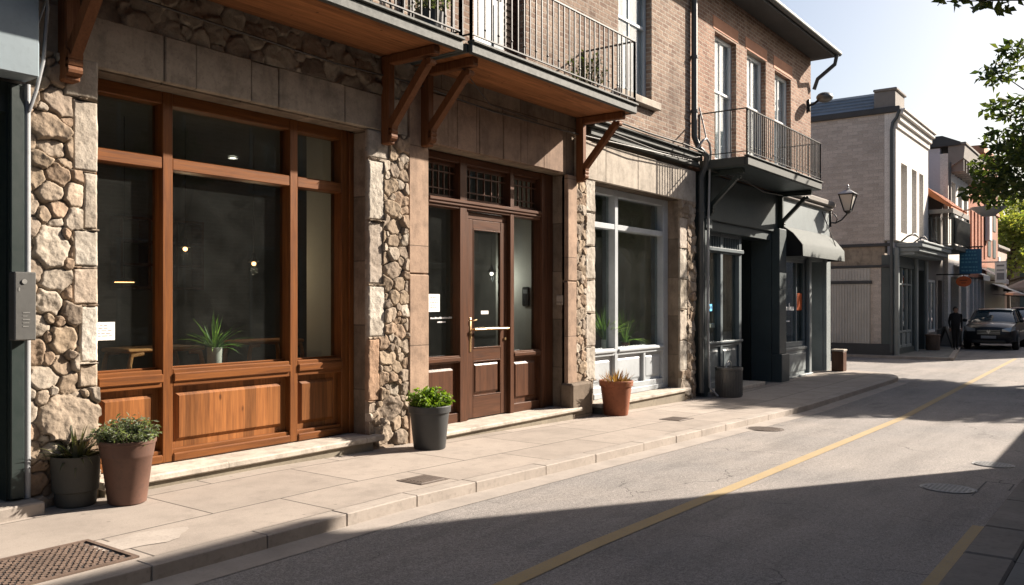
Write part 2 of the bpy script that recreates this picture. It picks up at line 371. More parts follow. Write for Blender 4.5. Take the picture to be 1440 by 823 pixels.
M['sill'] = stone('threshold_stone', (.46, .41, .35), 1.7, 1.0, .004, var=.08); M['plinth'] = paint('plinth_concrete', (.22, .19, .145), .9, .2, .6, .5)
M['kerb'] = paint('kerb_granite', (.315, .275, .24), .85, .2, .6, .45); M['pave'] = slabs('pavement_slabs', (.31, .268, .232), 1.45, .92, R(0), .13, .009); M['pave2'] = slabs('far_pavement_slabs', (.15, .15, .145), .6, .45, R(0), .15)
M['asphalt'] = asphalt('worn_asphalt', (.192, .182, .176), (.272, .246, .226)); M['gutter'] = paint('gutter_concrete', (.30, .265, .235), .9, .15, .4, .3, scale=2)
M['yellow'] = None
k = N('worn_yellow_paint'); c = k.coord(); n1 = k.noise(c, 60, 4, .7); n2 = k.noise(c, 3, 4)
a = k.mix(k.ramp(n1, [(.42, 0), (.62, .75)]), (.36, .26, .12), (.24, .205, .165)); a = k.mix(k.ramp(n2, [(.3, 0), (.8, .45)]), a, (.42, .33, .19))
k.bsdf(a, .8, 0, k.bump(n1, .4, .003), .3); M['yellow'] = k.m
M['iron_lid'] = paint('cast_iron_lid', (.11, .085, .07), .6, .25, .8, .5); M['steel_lid'] = paint('worn_steel_lid', (.22, .22, .22), .5, .2, .6, .5)
M['terra'] = paint('terracotta', (.28, .10, .05), .8, .28, .4, .55); M['brownpot'] = paint('brown_glazed_pot', (.115, .058, .04), .6, .3, .3, .6); M['blackpot'] = paint('charcoal_pot', (.045, .048, .05), .5, .15, .15, .3); M['greenpot'] = paint('dark_grey_pot', (.06, .058, .05), .7, .15, .2, .3)
M['soil'] = paint('soil', (.035, .024, .016), .95); M['whitepot'] = paint('white_pot', (.62, .60, .55), .6, .05)
M['bark'] = paint('bark', (.085, .06, .045), .95, .3, .8, .5, scale=3)
M['bin'] = paint('galvanised_bin', (.14, .14, .135), .4, .15, .1, .3, metal=.5); M['roofmetal'] = paint('blue_grey_roof', (.13, .155, .18), .45, .2); M['rooftile'] = paint('orange_roof_tiles', (.42, .15, .06), .8, .2)
M['greyrender'] = paint('grey_render', (.22, .20, .18), .9, .15); M['shutter_m'] = paint('ribbed_shutter', (.44, .42, .385), .7, .12); M['darkbase'] = paint('dark_base', (.06, .06, .06), .8); M['awn'] = paint('awning_canvas', (.10, .112, .106), .85, .05, .1, .1); M['awnblack'] = paint('awning_side', (.012, .012, .013), .9)
M['whitecanvas'] = paint('white_canvas', (.75, .72, .66), .85, .05); M['beige'] = paint('beige_canvas', (.42, .30, .22), .85, .08); M['bluesign'] = paint('blue_sign', (.03, .14, .25), .5, .1); M['orange'] = paint('orange_sign', (.65, .13, .03), .5, .1); M['palewall'] = paint('lilac_white_render', (.52, .50, .53), .9, .05)
M['red'] = paint('red_paint', (.5, .05, .03), .5)
M['leaf_dark'] = leafmat('broad_leaves', (.022, .045, .018), (.095, .11, .028)); M['leaf_far'] = leafmat('far_leaves', (.09, .13, .05), (.32, .30, .09), .5); M['leaf_bright'] = leafmat('bright_shrub_leaves', (.08, .16, .02), (.22, .30, .04)); M['leaf_grey'] = leafmat('grey_green_leaves', (.07, .095, .055), (.24, .27, .19)); M['leaf_rust'] = leafmat('rusty_leaves', (.12, .05, .035), (.26, .15, .07)); M['leaf_spike'] = leafmat('spiky_leaves', (.07, .16, .05), (.24, .36, .13))
# ------------------------------------------------------------------ ground levels: the pavement runs gently downhill
def zp(x):
    if x < 5: return .14
    if x < 15: return .14 - .024 * (x - 5)
    return -.10
def zr(x): return zp(x) - .095
def stations(x0, x1, st=1.0):
    n = max(1, int(round((x1 - x0) / st))); xs = [x0 + (x1 - x0) * i / n for i in range(n + 1)]
    for q in (5.0, 15.0):
        if x0 < q < x1 and all(abs(q - x) > 1e-6 for x in xs): xs.append(q)
    return sorted(xs)
def strip(xs, ya, yb, zf, mb=None):
    mb = mb or MB(); o = len(mb.v)
    for x in xs:
        a = ya(x) if callable(ya) else ya; b = yb(x) if callable(yb) else yb
        mb.v += [(x, a, zf(x)), (x, b, zf(x))]
    for i in range(len(xs) - 1): mb.f.append((o + 2 * i, o + 2 * i + 2, o + 2 * i + 3, o + 2 * i + 1))
    return mb
def grid_wall(x0, x1, z0, z1, yf, yb, ops, mb=None, ax=0):
    """wall running along x (ax 0) or y (ax 1) with rectangular openings (u0,u1,z0,z1) and their reveals"""
    mb = mb or MB()
    xs = sorted({x0, x1} | {o[i] for o in ops for i in (0, 1) if x0 < o[i] < x1}); zs = sorted({z0, z1} | {o[i] for o in ops for i in (2, 3) if z0 < o[i] < z1})
    def hole(i, j):
        if i < 0 or j < 0 or i >= len(xs) - 1 or j >= len(zs) - 1: return None
        cx = (xs[i] + xs[i + 1]) / 2; cz = (zs[j] + zs[j + 1]) / 2
        return any(o[0] < cx < o[1] and o[2] < cz < o[3] for o in ops)
    P = (lambda u, w, z: (u, w, z)) if ax == 0 else (lambda u, w, z: (w, u, z))
    for i in range(len(xs) - 1):
        for j in range(len(zs) - 1):
            if hole(i, j): continue
            a, b, c, d = xs[i], xs[i + 1], zs[j], zs[j + 1]
            mb.quad(P(a, yf, c), P(b, yf, c), P(b, yf, d), P(a, yf, d)); mb.quad(P(b, yb, c), P(a, yb, c), P(a, yb, d), P(b, yb, d))
            if hole(i - 1, j) in (True, None): mb.quad(P(a, yf, c), P(a, yf, d), P(a, yb, d), P(a, yb, c))
            if hole(i + 1, j) in (True, None): mb.quad(P(b, yf, d), P(b, yf, c), P(b, yb, c), P(b, yb, d))
            if hole(i, j - 1) in (True, None): mb.quad(P(a, yf, c), P(a, yb, c), P(b, yb, c), P(b, yf, c))
            if hole(i, j + 1) in (True, None): mb.quad(P(b, yf, d), P(b, yb, d), P(a, yb, d), P(a, yf, d))
    return mb

# ground sheet to the horizon
mb = MB(); xs = [-400, -60] + stations(-20, 30, 5) + [60, 120, 420]
strip(xs, -400, 400, lambda x: zr(x) - .03, mb); struct('ground', mb, M['asphalt'], recalc=False)
road = MB(); strip(stations(-20, 130), .9, 60, zr, road); struct('road', road, M['asphalt'], recalc=False)
# left pavement with rounded corner into the side street
XC = 23.6; KY = 4.72
mb = MB(); xs = stations(-20, 21.6, 1.0)
strip(xs, lambda x: KY + .17, 7.6, zp, mb)
def arc(r, cx=21.6, cy=KY + 2.0, n=8): return [(cx + r * math.sin(math.pi / 2 * i / n), cy - r * math.cos(math.pi / 2 * i / n)) for i in range(n + 1)]
pts = [(21.6, 7.6)] + arc(2 - .17) + [(23.6 - .17, 40), (21.6, 40)]
mb.add([(x, y, -.10) for x, y in pts], [tuple(range(len(pts)))]); struct('pavement', mb, M['pave'], recalc=False)
kb = MB(); x = -20.0
while x < 21.55:
    L = rnd.uniform(.7, 1.15); x1 = min(x + L, 21.6); j = rnd.uniform(-.002, .002); zt0 = zp(x); zt1 = zp(x1)
    o = len(kb.v); kb.box(x + .0012, x1 - .0012, KY + j, KY + .169 + j, zt0 - .25, zt0 + .001 + rnd.uniform(-.0015, .0015), .007)
    for i in range(o, len(kb.v)):
        p = kb.v[i]; t = (p[0] - x) / (x1 - x); kb.v[i] = (p[0], p[1], p[2] + (zt1 - zt0) * t)
    x = x1
A = arc(2.0); B_ = arc(2 - .17)
for i in range(0, 8, 2):
    a0, a1, b0, b1 = A[i], A[i + 2], B_[i], B_[i + 2]; am = A[i + 1]; bm_ = B_[i + 1]
    kb.prism([a0, am, a1, b1, bm_, b0], 2, -.35, -.098)
y = KY + 2.0
while y < 30: kb.box(23.432, 23.6, y + .005, y + .995, -.35, -.098, .018); y += 1
struct('kerb', kb, M['kerb'])
mb = MB(); strip(stations(-20, 21.6), KY - .26, KY, lambda x: zr(x) + .004, mb); struct('gutter', mb, M['gutter'], recalc=False)
# joint lines of the gutter and the road repair are surface detail of their own sheets
cl = lambda x: 3.0 + .0165 * (x - 4)
mb = MB(); strip(stations(-20, 33), lambda x: cl(x) - .062, lambda x: cl(x) + .062, lambda x: zr(x) + .005, mb); struct('centre_line', mb, M['yellow'], recalc=False)
# right-hand pavement (the photographer stands on it)
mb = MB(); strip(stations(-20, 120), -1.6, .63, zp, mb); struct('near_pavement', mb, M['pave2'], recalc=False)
kb = MB(); x = -20.0
while x < 119:
    L = rnd.uniform(.8, 1.2); x1 = x + L; zt0 = zp(x); zt1 = zp(x1); o = len(kb.v)
    kb.box(x + .006, x1 - .006, .64, .93, zt0 - .25, zt0 + .003 + rnd.uniform(-.004, .004), .015)
    for i in range(o, len(kb.v)):
        p = kb.v[i]; t = (p[0] - x) / (x1 - x); kb.v[i] = (p[0], p[1], p[2] + (zt1 - zt0) * t)
    x = x1
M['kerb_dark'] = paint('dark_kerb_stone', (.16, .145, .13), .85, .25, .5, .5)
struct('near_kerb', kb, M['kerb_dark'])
mb = MB(); strip(stations(-20, 7.35), .945, 1.06, lambda x: zr(x) + .005, mb); struct('edge_line', mb, M['yellow'], recalc=False)
# far pavement beyond the side street
def yk2(x): return min(4.95 + .13 * (x - 30.6), 6.1)
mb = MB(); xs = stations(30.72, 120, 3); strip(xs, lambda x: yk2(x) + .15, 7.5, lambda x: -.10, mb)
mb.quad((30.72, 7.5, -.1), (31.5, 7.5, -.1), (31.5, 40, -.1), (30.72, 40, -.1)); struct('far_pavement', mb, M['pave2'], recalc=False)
mb = MB(); x = 30.6
while x < 110: mb.add([(x + a * .99, yk2(x + a) + b, z) for z in (-.3, -.097) for a, b in ((0.01, 0), (1, 0), (1, .16), (.01, .16))], [(0, 1, 2, 3), (7, 6, 5, 4), (0, 4, 5, 1), (1, 5, 6, 2), (2, 6, 7, 3), (3, 7, 4, 0)]); x += 1
y = 5.1
while y < 30: mb.box(30.56, 30.72, y, y + .99, -.3, -.097, .01); y += 1
struct('far_kerb', mb, M['kerb'])
# small things set in the ground
def lid(x, y, r, label, mat, ry=None, square=False, rz=0):
    z = zr(x) if y < KY else zp(x); slope = -.024 if 5 < x < 15 else 0
    t = thing('manhole_cover', label, 'manhole cover', (x, y, z)); t.rotation_euler = (0, -math.atan(slope), rz)
    a = MB(); ry = ry or r
    if square:
        a.box(-r, r, -ry, ry, .001, .008, .003); fr = MB()
        fr.box(-r - .03, -r - .004, -ry - .03, ry + .03, .001, .006); fr.box(r + .004, r + .03, -ry - .03, ry + .03, .001, .006)
        fr.box(-r - .003, r + .003, -ry - .03, -ry - .004, .001, .006); fr.box(-r - .003, r + .003, ry + .004, ry + .03, .001, .006)
        for i in range(9):
            for j in range(5): a.box(-r + .05 + i * (2 * r - .1) / 8 - .012, -r + .05 + i * (2 * r - .1) / 8 + .012, -ry + .04 + j * (2 * ry - .08) / 4 - .012, -ry + .04 + j * (2 * ry - .08) / 4 + .012, .0085, .011)
    else:
        a.lathe([(r * .99, .001), (r, .005), (r * .97, .008)], n=40); fr = MB()
        fr.lathe([(r * 1.02, .001), (r * 1.10, .006), (r * 1.1, .001)], n=40, cap=False)
        for i in range(-5, 6):
            for j in range(-5, 6):
                if math.hypot(i, j) < 5.2: a.box(r * i * .17 - .011, r * i * .17 + .011, r * j * .17 - .011, r * j * .17 + .011, .0085, .011)
    obj('lid', a, mat, t, True); obj('frame', fr, mat, t, True); return t
lid(5.6, 5.13, .155, 'small brown rounded utility cover set in the pavement by the black shrub pot', M['iron_lid'], .12, True)
lid(11.5, 5.52, .2, 'flat rectangular brown cover set in the pavement in front of the terracotta pot', M['iron_lid'], .14, True)
lid(12.0, 4.38, .24, 'round brown manhole cover in the sunlit carriageway near the kerb', M['iron_lid'])
lid(8.85, 1.48, .22, 'grey round manhole cover in the shaded road beside a rectangular trench repair', M['steel_lid'])
lid(10.7, 1.34, .19, 'smaller grey manhole cover in the shaded road, farther up the right edge', M['steel_lid'])
mb = MB()
for (a, b, c, d) in ((8.62, 9.5, 1.24, 1.255), (9.485, 9.5, 1.02, 1.24), (9.1, 9.5, 1.005, 1.02)): 
    mb.quad((a, c, zr(a) + .004), (b, c, zr(b) + .004), (b, d, zr(b) + .004), (a, d, zr(a) + .004))
struct('trench_joint', mb, M['darkbase'], recalc=False)
# iron tree-pit grate let into the pavement at the lower left
G0 = (1.05, 4.93, .14); t = thing('pavement_grate', 'rusty brown cast metal grate set in the pavement against the kerb', 'grate', G0)
a = MB(); LX, LY = 1.78, .62
a.box(0, LX, 0, .03, .002, .012); a.box(0, LX, LY - .03, LY, .002, .012); a.box(0, .03, .031, LY - .031, .002, .012); a.box(LX - .03, LX, .031, LY - .031, .002, .012)
M['rust'] = paint('rusty_iron', (.13, .088, .066), .8, .35, .8, .6, scale=2)
obj('frame', a, M['rust'], t, True)
a = MB(); i = 0; y = .05
while y < LY - .05:
    x = .04 + (.02 if i % 2 else 0)
    while x < LX - .06:
        w = rnd.uniform(.026, .036); a.box(x, x + w, y, y + .02, .002, .010 + rnd.uniform(-.002, .003), .003); x += .042
    y += .030; i += 1
obj('tread', a, M['rust'], t, True)
a = MB(); a.quad((.03, .03, .0015), (LX - .03, .03, .0015), (LX - .03, LY - .03, .0015), (.03, LY - .03, .0015)); obj('backing', a, M['darkbase'], t, True, recalc=False)
# pale worn patch of mortar on the pavement
mb = MB(); pp = [(3.05 + .34 * math.cos(q) * (1 + .15 * math.sin(3 * q)), 5.28 + .16 * math.sin(q) * (1 + .2 * math.cos(5 * q)), .144) for q in [i * math.pi / 9 for i in range(18)]]
mb.quad(*pp); M['patch'] = paint('pale_patch', (.36, .315, .275), .9, .15, .4, .5, scale=3); struct('pavement_patch', mb, M['patch'], recalc=False)

# ------------------------------------------------------------------ rubble relief
def vnoise(u, v, seed):
    def h(i, j): 
        x = np.sin(i * 127.1 + j * 311.7 + seed * 74.7) * 43758.5453; return x - np.floor(x)
    i = np.floor(u); j = np.floor(v); f = u - i; g = v - j; f = f * f * (3 - 2 * f); g = g * g * (3 - 2 * g)
    return (h(i, j) * (1 - f) + h(i + 1, j) * f) * (1 - g) + (h(i, j + 1) * (1 - f) + h(i + 1, j + 1) * f) * g
def fbm(u, v, seed, o=4):
    s = 0; a = .5; t = 0
    for k_ in range(o): s = s + a * vnoise(u, v, seed + k_); t += a; u = u * 2.03; v = v * 2.03; a *= .55
    return s / t
def relief(name, parent, x0, x1, z0, z1, y, depth, blocks=(), rmin=.05, rmax=.13, cell=.009, seed=1, gapw=.22, mortar_y=0.0, cols=None, big=None):
    """stones standing proud of a wall: irregular rubble plus squared blocks (u0,u1,v0,v1,(r,g,b))"""
    nx = max(4, int((x1 - x0) / cell)); nz = max(4, int((z1 - z0) / cell))
    U, V = np.meshgrid(np.linspace(x0, x1, nx), np.linspace(z0, z1, nz), indexing='ij'); rs = np.random.RandomState(seed)
    seeds = []
    for bq in (big or []): seeds.append(bq)
    tries = 0
    area = (x1 - x0) * (z1 - z0); r = rmax
    while tries < 9000:
        tries += 1; r = rmax + (rmin - rmax) * min(1, tries / 6000.0) ** .7
        px = rs.uniform(x0 - .02, x1 + .02); pz = rs.uniform(z0, z1); asp = rs.uniform(.75, 1.75)
        ok = True
        for s_ in seeds:
            if math.hypot((px - s_[0]) / max(asp, s_[3]), pz - s_[1]) < (r + s_[2]) * .86: ok = False; break
        if ok: seeds.append((px, pz, r, asp, rs.uniform(-.4, .4)))
    wu = (fbm(U * 9, V * 9, seed, 3) - .5) * .045; wv = (fbm(U * 9 + 31, V * 9, seed + 5, 3) - .5) * .045
    F1 = np.full(U.shape, 1e9); F2 = np.full(U.shape, 1e9); ID = np.zeros(U.shape, int)
    for i, s_ in enumerate(seeds):
        du = U + wu - s_[0]; dv = V + wv - s_[1]; ca, sa = math.cos(s_[4]), math.sin(s_[4])
        a = (du * ca + dv * sa) / s_[3]; b = (-du * sa + dv * ca); p = 2.3
        d = (np.abs(a) ** p + np.abs(b) ** p) ** (1 / p) / s_[2]
        m = d < F1; F2 = np.where(m, F1, np.minimum(F2, d)); ID = np.where(m, i, ID); F1 = np.where(m, d, F1)
    e = np.clip((F2 - F1) / gapw, 0, 1) * np.clip((1.26 - F1) / .38, 0, 1); dome = np.sqrt(np.clip(1 - (1 - e) ** 2, 0, 1))
    SD = np.array([rs.uniform(.55, 1.0) for _ in seeds]); n1 = fbm(U * 22, V * 22, seed + 9, 4) - .5; n0 = fbm(U * 7, V * 7, seed + 19, 3) - .5
    tilt = rs.uniform(-1, 1, (len(seeds), 2)); SX = np.array([s_[0] for s_ in seeds]); SZ = np.array([s_[1] for s_ in seeds])
    tl = ((U - SX[ID]) * tilt[ID, 0] + (V - SZ[ID]) * tilt[ID, 1]) * .25
    H = depth * dome * SD[ID] + (tl * .8 + n1 * .02 + n0 * .03) * dome + (1 - dome) * (depth * .34 + n1 * .03 + n0 * .03)
    pal = cols or [(.34, .265, .19), (.38, .31, .24), (.285, .22, .16), (.33, .24, .17), (.41, .355, .29), (.26, .21, .165)]
    C = np.array([pal[rs.randint(len(pal))] for _ in seeds]) * rs.uniform(.85, 1.12, (len(seeds), 1)); CC = C[ID]
    mort = np.array([.29, .24, .185]); CC = CC * dome[..., None] + mort * (1 - dome[..., None])
    for (u0, u1, v0, v1, col) in blocks:
        wob = (fbm(U * 5, V * 5, seed + 40, 3) - .5) * .03
        dd = np.minimum(np.minimum(U - u0, u1 - U) + wob * .5, np.minimum(V - v0, v1 - V) + wob * .4)
        ins = dd > 0; ed = np.clip(dd / .018, 0, 1); ed = np.sqrt(1 - (1 - ed) ** 2)
        nb = depth * .62 * ed + n1 * .012 + n0 * .012 + (rs.uniform(-.006, .006)); H = np.where(ins, nb, H)
        cc = np.array(col) * (1 + .25 * n0[..., None] * 2); CC = np.where(ins[..., None], cc * (.45 + .55 * ed[..., None]), CC)
    H = np.maximum(H, .002)
    bd = np.minimum(np.minimum(U - x0, x1 - U), np.minimum(V - z0, z1 - V)) < cell * .6; Y = y - np.where(bd, 0.0, H)
    # side rows stand straight out instead of sloping
    mb = MB(); P = np.stack([U, Y, V], -1); 
    P[1, :, 0] = x0 + .001; P[-2, :, 0] = x1 - .001; P[:, 1, 2] = z0 + .001; P[:, -2, 2] = z1 - .001
    mb.v = [tuple(p) for p in P.reshape(-1, 3).tolist()]
    I = np.arange(nx * nz).reshape(nx, nz); F = np.stack([I[:-1, :-1], I[1:, :-1], I[1:, 1:], I[:-1, 1:]], -1).reshape(-1, 4); mb.f = [tuple(f) for f in F.tolist()]
    cl_ = np.concatenate([CC, np.ones(CC.shape[:2] + (1,))], -1).reshape(-1, 4)
    return obj(name, mb, M['rubble'], parent, recalc=False, smooth=60, colors=cl_)
WY = 6.80   # the wall behind the relief; faces of stones stand at about 6.75

# ------------------------------------------------------------------ the stone building with the timber shopfront
SB = thing('stone_building', 'old stone ground floor with brick upper storey, timber shopfront, brown door and grey window', 'building', (8.9, 7.0, .05))
mb = grid_wall(2.98, 14.86, -.3, 4.46, WY, 7.35, [(3.52, 6.49, -.31, 3.57), (7.45, 10.45, -.31, 3.57), (11.26, 14.23, -.31, 3.55)])
obj('ground_floor_wall', mb, M['darkstone'], SB)
gr, pk, lt = (.36, .32, .27), (.42, .34, .27), (.47, .43, .37)
relief('rubble_pier', SB, 2.98, 3.52, .14, 3.62, WY, .10, gapw=.42, blocks=[(3.32, 3.52, 2.74, 3.30, (.42, .37, .31)), (3.40, 3.52, 2.28, 2.73, (.40, .35, .29)), (3.32, 3.52, 1.98, 2.27, lt), (3.315, 3.52, 1.68, 1.97, (.40, .33, .265)), (3.37, 3.52, 1.22, 1.67, (.50, .46, .40)), (3.36, 3.52, 1.02, 1.21, (.38, .31, .24)), (3.25, 3.52, 3.31, 3.62, gr)], seed=3, cell=.007, rmin=.036, rmax=.10,
       big=[(3.15, 2.12, .155, .8, .1), (3.29, .79, .2, 1.2, .15), (3.12, 1.70, .09, 1.2, .1), (3.3, .38, .13, 1.3, 0), (3.14, 2.55, .085, 1.0, 0), (3.08, 2.78, .07, 1.2, 0), (3.22, 2.42, .06, 1.2, 0), (3.1, 1.12, .09, 1.2, .2), (3.24, 1.42, .11, .8, .4)])
relief('rubble_pier', SB, 6.49, 7.1, .07, 3.58, WY, .095, gapw=.42, blocks=[(6.49, 6.72, 2.6, 3.25, lt), (6.49, 6.70, 1.9, 2.58, (.40, .35, .30)), (6.49, 6.73, 1.32, 1.88, (.48, .44, .38)), (6.49, 6.66, .62, 1.30, (.37, .24, .16)), (6.49, 6.8, 3.27, 3.58, gr)], seed=8, cell=.0075, rmin=.035, rmax=.085,
       big=[(6.82, .52, .14, 1.2, .1), (6.72, .25, .12, 1.2, 0), (6.95, 1.9, .08, 1.3, 0)])
mb = MB(); mb.box(7.12, 7.45, .08, 0, 0, 0)
mb = MB(); mb.box(7.115, 7.45, 6.73, WY + .05, .05, 2.02, .012); mb.box(7.115, 7.45, 6.735, WY + .05, 2.03, 4.18, .012)
mb.box(10.45, 10.70, 6.74, WY + .05, .50, 2.0, .012); mb.box(10.45, 10.70, 6.735, WY + .05, 2.01, 3.56, .012); obj('door_jamb', mb, M['jamb'], SB)
mb = MB(); mb.box(10.40, 10.98, 6.63, WY + .05, -.2, .52, .03); mb.box(6.46, 6.86, 6.70, WY + .02, -.1, .12, .02); obj('pier_base', mb, M['darkstone'], SB)
relief('rubble_pier', SB, 10.70, 11.26, .50, 3.56, WY, .07, blocks=[(10.98, 11.26, z, z + .5, c_) for z, c_ in ((.52, lt), (1.03, (.46, .41, .35)), (1.54, (.5, .46, .4)), (2.05, lt), (2.56, (.5, .46, .4)), (3.07, lt))], seed=12, cell=.009, rmin=.04, rmax=.08)
relief('rubble_pier', SB, 14.23, 14.86, -.15, 3.56, WY, .07, blocks=[(14.23, 14.52, z, z + .55, c_) for z, c_ in ((.45, lt), (1.01, (.48, .42, .35)), (1.57, (.42, .37, .3)), (2.13, lt), (2.69, (.46, .4, .34)))], seed=14, cell=.011, rmin=.04, rmax=.09, big=[(14.5, .15, .16, 1.2, 0)])
relief('rubble_band', SB, 2.98, 7.45, 3.98, 4.44, WY, .06, seed=21, cell=.014, rmin=.05, rmax=.13, gapw=.25, cols=[(.27, .23, .18), (.33, .29, .23), (.23, .19, .15), (.30, .24, .18)])
mb = MB()
for a, b, z in ((2.985, 3.30, 3.99), (3.302, 4.10, 3.99), (4.104, 4.98, 3.98), (4.984, 5.30, 3.97), (5.304, 6.15, 3.98), (6.154, 7.10, 3.975)): mb.box(a, b, 6.738 + rnd.uniform(0, .012), WY + .05, 3.585, z, .01)
obj('window_lintel', mb, M['dressed'], SB)
mb = MB(); x = 7.46
for w in (.52, .44, .5, .38, .56, .49): mb.box(x, x + w - .004, 6.745 + rnd.uniform(0, .008), WY + .05, 3.575, 4.17, .007); x += w
obj('door_lintel', mb, M['slabstone'], SB)
mb = MB(); 
for a, b in ((10.72, 11.55), (11.553, 12.6), (12.603, 13.75), (13.753, 14.86)): mb.box(a, b, 6.742 + rnd.uniform(0, .006), WY + .05, 3.56, 4.14, .008)
obj('pale_lintel', mb, M['pale'], SB)
mb = MB(); mb.box(7.46, 10.9, 6.76, WY + .04, 4.18, 4.44, .01); obj('beam_band', mb, M['darkstone'], SB)
mb = MB(); mb.box(11.0, 14.9, 6.62, WY + .05, 4.33, 4.42, .015); mb.box(11.0, 14.9, 6.68, WY + .05, 4.22, 4.328, .012); mb.box(10.95, 14.92, 6.57, WY + .05, 4.422, 4.455, .008); obj('string_course', mb, M['lead'], SB)
# brick upper storey
UO = [(4.3, 5.45, 4.66, 6.9), (8.30, 9.42, 4.66, 6.9), (11.95, 13.10, 5.10, 7.0), (0.9, 1.9, 5.0, 7.0)]
mb = grid_wall(2.98, 14.62, 4.46, 7.85, 6.75, 7.25, UO[:3]); obj('brick_wall', mb, M['brick'], SB)
# side and back walls and roof
mb = MB(); mb.box(2.98, 3.2, 7.36, 14, -.3, 7.8); mb.box(2.98, 14.84, 14, 14.25, -.3, 7.8); mb.box(14.62, 14.84, 7.36, 13.99, -.3, 7.8); obj('rear_wall', mb, M['brick'], SB)
def eave(parent, x0, x1, y, z, out=.5, sofmat='darkbase', roofmat='slate', back=14.0, rise=2.6, endpipe=False):
    a = MB(); a.box(x0, x1, y - out, y + .25, z, z + .05); a.box(x0, x1, y - out - .02, y - out + .004, z - .03, z + .14); obj('soffit', a, M[sofmat], parent)
    g = MB(); g.tube([(x0, y - out - .07, z + .08), (x1 + .06, y - out - .07, z + .08)], .065, 10); obj('gutter', g, M['pipe'], parent, smooth=40)
    r_ = MB(); r_.prism([(y - out - .03, z + .15), (y + (back - y) / 2, z + rise), (back + .2, z + .15), (back + .2, z + .052), (y - out - .03, z + .052)], 0, x0, x1); obj('roof', r_, M[roofmat], parent)
M['rooftop'] = paint('slate_roof', (.09, .09, .095), .7, .2, .5)
eave(SB, 2.9, 14.62, 6.75, 7.8, roofmat='rooftop')
# upper windows
def sash(name, parent, x0, x1, z0, z1, y, meet=None, wmat='white', bars=0, curtain_glare=True, fw=.07, glassm='glass2'):
    f = MB(); d = .07
    f.box(x0, x0 + fw, y, y + d, z0, z1, .006); f.box(x1 - fw, x1, y, y + d, z0, z1, .006); f.box(x0 + fw, x1 - fw, y, y + d, z1 - fw, z1, .006); f.box(x0 + fw, x1 - fw, y, y + d, z0, z0 + fw, .006)
    m_ = meet or (z0 + z1) / 2; f.box(x0 + fw, x1 - fw, y + .005, y + d - .004, m_ - .025, m_ + .025, .004)
    for i in range(bars):
        xx = x0 + (x1 - x0) * (i + 1) / (bars + 1); f.box(xx - .012, xx + .012, y + .015, y + d - .012, z0 + fw, z1 - fw)
    w = obj(name, f, M[wmat], parent)
    g = MB(); g.box(x0 + fw * .9, x1 - fw * .9, y + .035, y + .041, z0 + fw * .9, z1 - fw * .9); obj('pane', g, M[glassm], w)
    if curtain_glare:  # white sheet close behind the pane paints in the sky's reflection
        c_ = MB(); n = 40; zs = (z0 + .02, z1); o = 0
        for i in range(n + 1):
            xx = x0 + (x1 - x0) * i / n; yy = y + .10 + .012 * math.sin(i * 1.7) + .008 * math.sin(i * .6)
            c_.v += [(xx, yy, zs[0]), (xx, yy, zs[1])]
        c_.f = [(2 * i, 2 * i + 2, 2 * i + 3, 2 * i + 1) for i in range(n)]; obj('curtain_glare', c_, M['curtain_glare'], w, recalc=False)
    else:
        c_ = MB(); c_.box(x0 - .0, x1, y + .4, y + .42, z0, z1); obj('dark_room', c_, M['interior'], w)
    return w
sash('window', SB, 11.95, 13.10, 5.10, 7.0, 6.86, 6.35, 'gpaint', 1)
a = MB(); a.box(11.83, 13.25, 6.64, 6.95, 4.97, 5.095, .012); obj('window_sill', a, M['pale'], SB)
dr = MB(); dr.box(8.30, 8.78, 6.86, 6.93, 4.67, 6.9, .01); obj('white_balcony_door', dr, M['white'], SB)
dr = MB(); dr.box(8.785, 9.1, 6.88, 6.94, 4.67, 6.9, .01); dr.box(8.85, 9.04, 6.862, 6.879, 4.8, 5.6, .005); dr.box(8.85, 9.04, 6.862, 6.879, 5.7, 6.8, .005); obj('blue_balcony_door', dr, M['bluedoor'], SB)
dr = MB(); dr.box(9.105, 9.42, 6.90, 6.95, 4.67, 6.9, .01)
for i in range(24): dr.box(9.13, 9.39, 6.885, 6.899, 4.75 + i * .088, 4.80 + i * .088)
obj('louvred_shutter', dr, M['door_v'], SB)
sash('balcony_window', SB, 4.3, 5.45, 4.66, 6.9, 6.88, 5.6, 'door_v', 1)
# ---- timber shopfront
YF = 7.0; YG = 7.12
def framed_panel(mb, x0, x1, z0, z1, yb, raise_=.022, m=.07):
    """raised-and-fielded panel: sunk margin, bevelled field"""
    mb.box(x0, x1, yb, yb + .02, z0, z1)
    a = (x0 + m, x1 - m, z0 + m, z1 - m); b = .035
    if a[1] - a[0] < .08: a = (x0 + .02, x1 - .02, z0 + .02, z1 - .02); b = .012
    mb.add([(a[0], yb - .001, a[2]), (a[1], yb - .001, a[2]), (a[1], yb - .001, a[3]), (a[0], yb - .001, a[3]), (a[0] + b, yb - raise_, a[2] + b), (a[1] - b, yb - raise_, a[2] + b), (a[1] - b, yb - raise_, a[3] - b), (a[0] + b, yb - raise_, a[3] - b)],
           [(4, 5, 6, 7), (0, 1, 5, 4), (1, 2, 6, 5), (2, 3, 7, 6), (3, 0, 4, 7), (0, 3, 2, 1)])
def molding(mb, x0, x1, z0, z1, y, w=.018):
    mb.box(x0, x1, y - w, y, z1 - w, z1, .004); mb.box(x0, x1, y - w, y, z0, z0 + w, .004); mb.box(x0, x0 + w, y - w, y, z0 + w, z1 - w, .004); mb.box(x1 - w, x1, y - w, y, z0 + w, z1 - w, .004)
f = MB()
for a, b in ((3.52, 3.645), (4.235, 4.335), (5.64, 5.74), (6.335, 6.49)): f.box(a, b, YF, YG + .05, .27, 3.57, .006)
for a, b in ((6.425, 6.489),): f.box(a, b, YF - .03, YF - .001, .27, 3.55, .006)
SF = obj('timber_shopfront', f, M['wood_v'], SB)
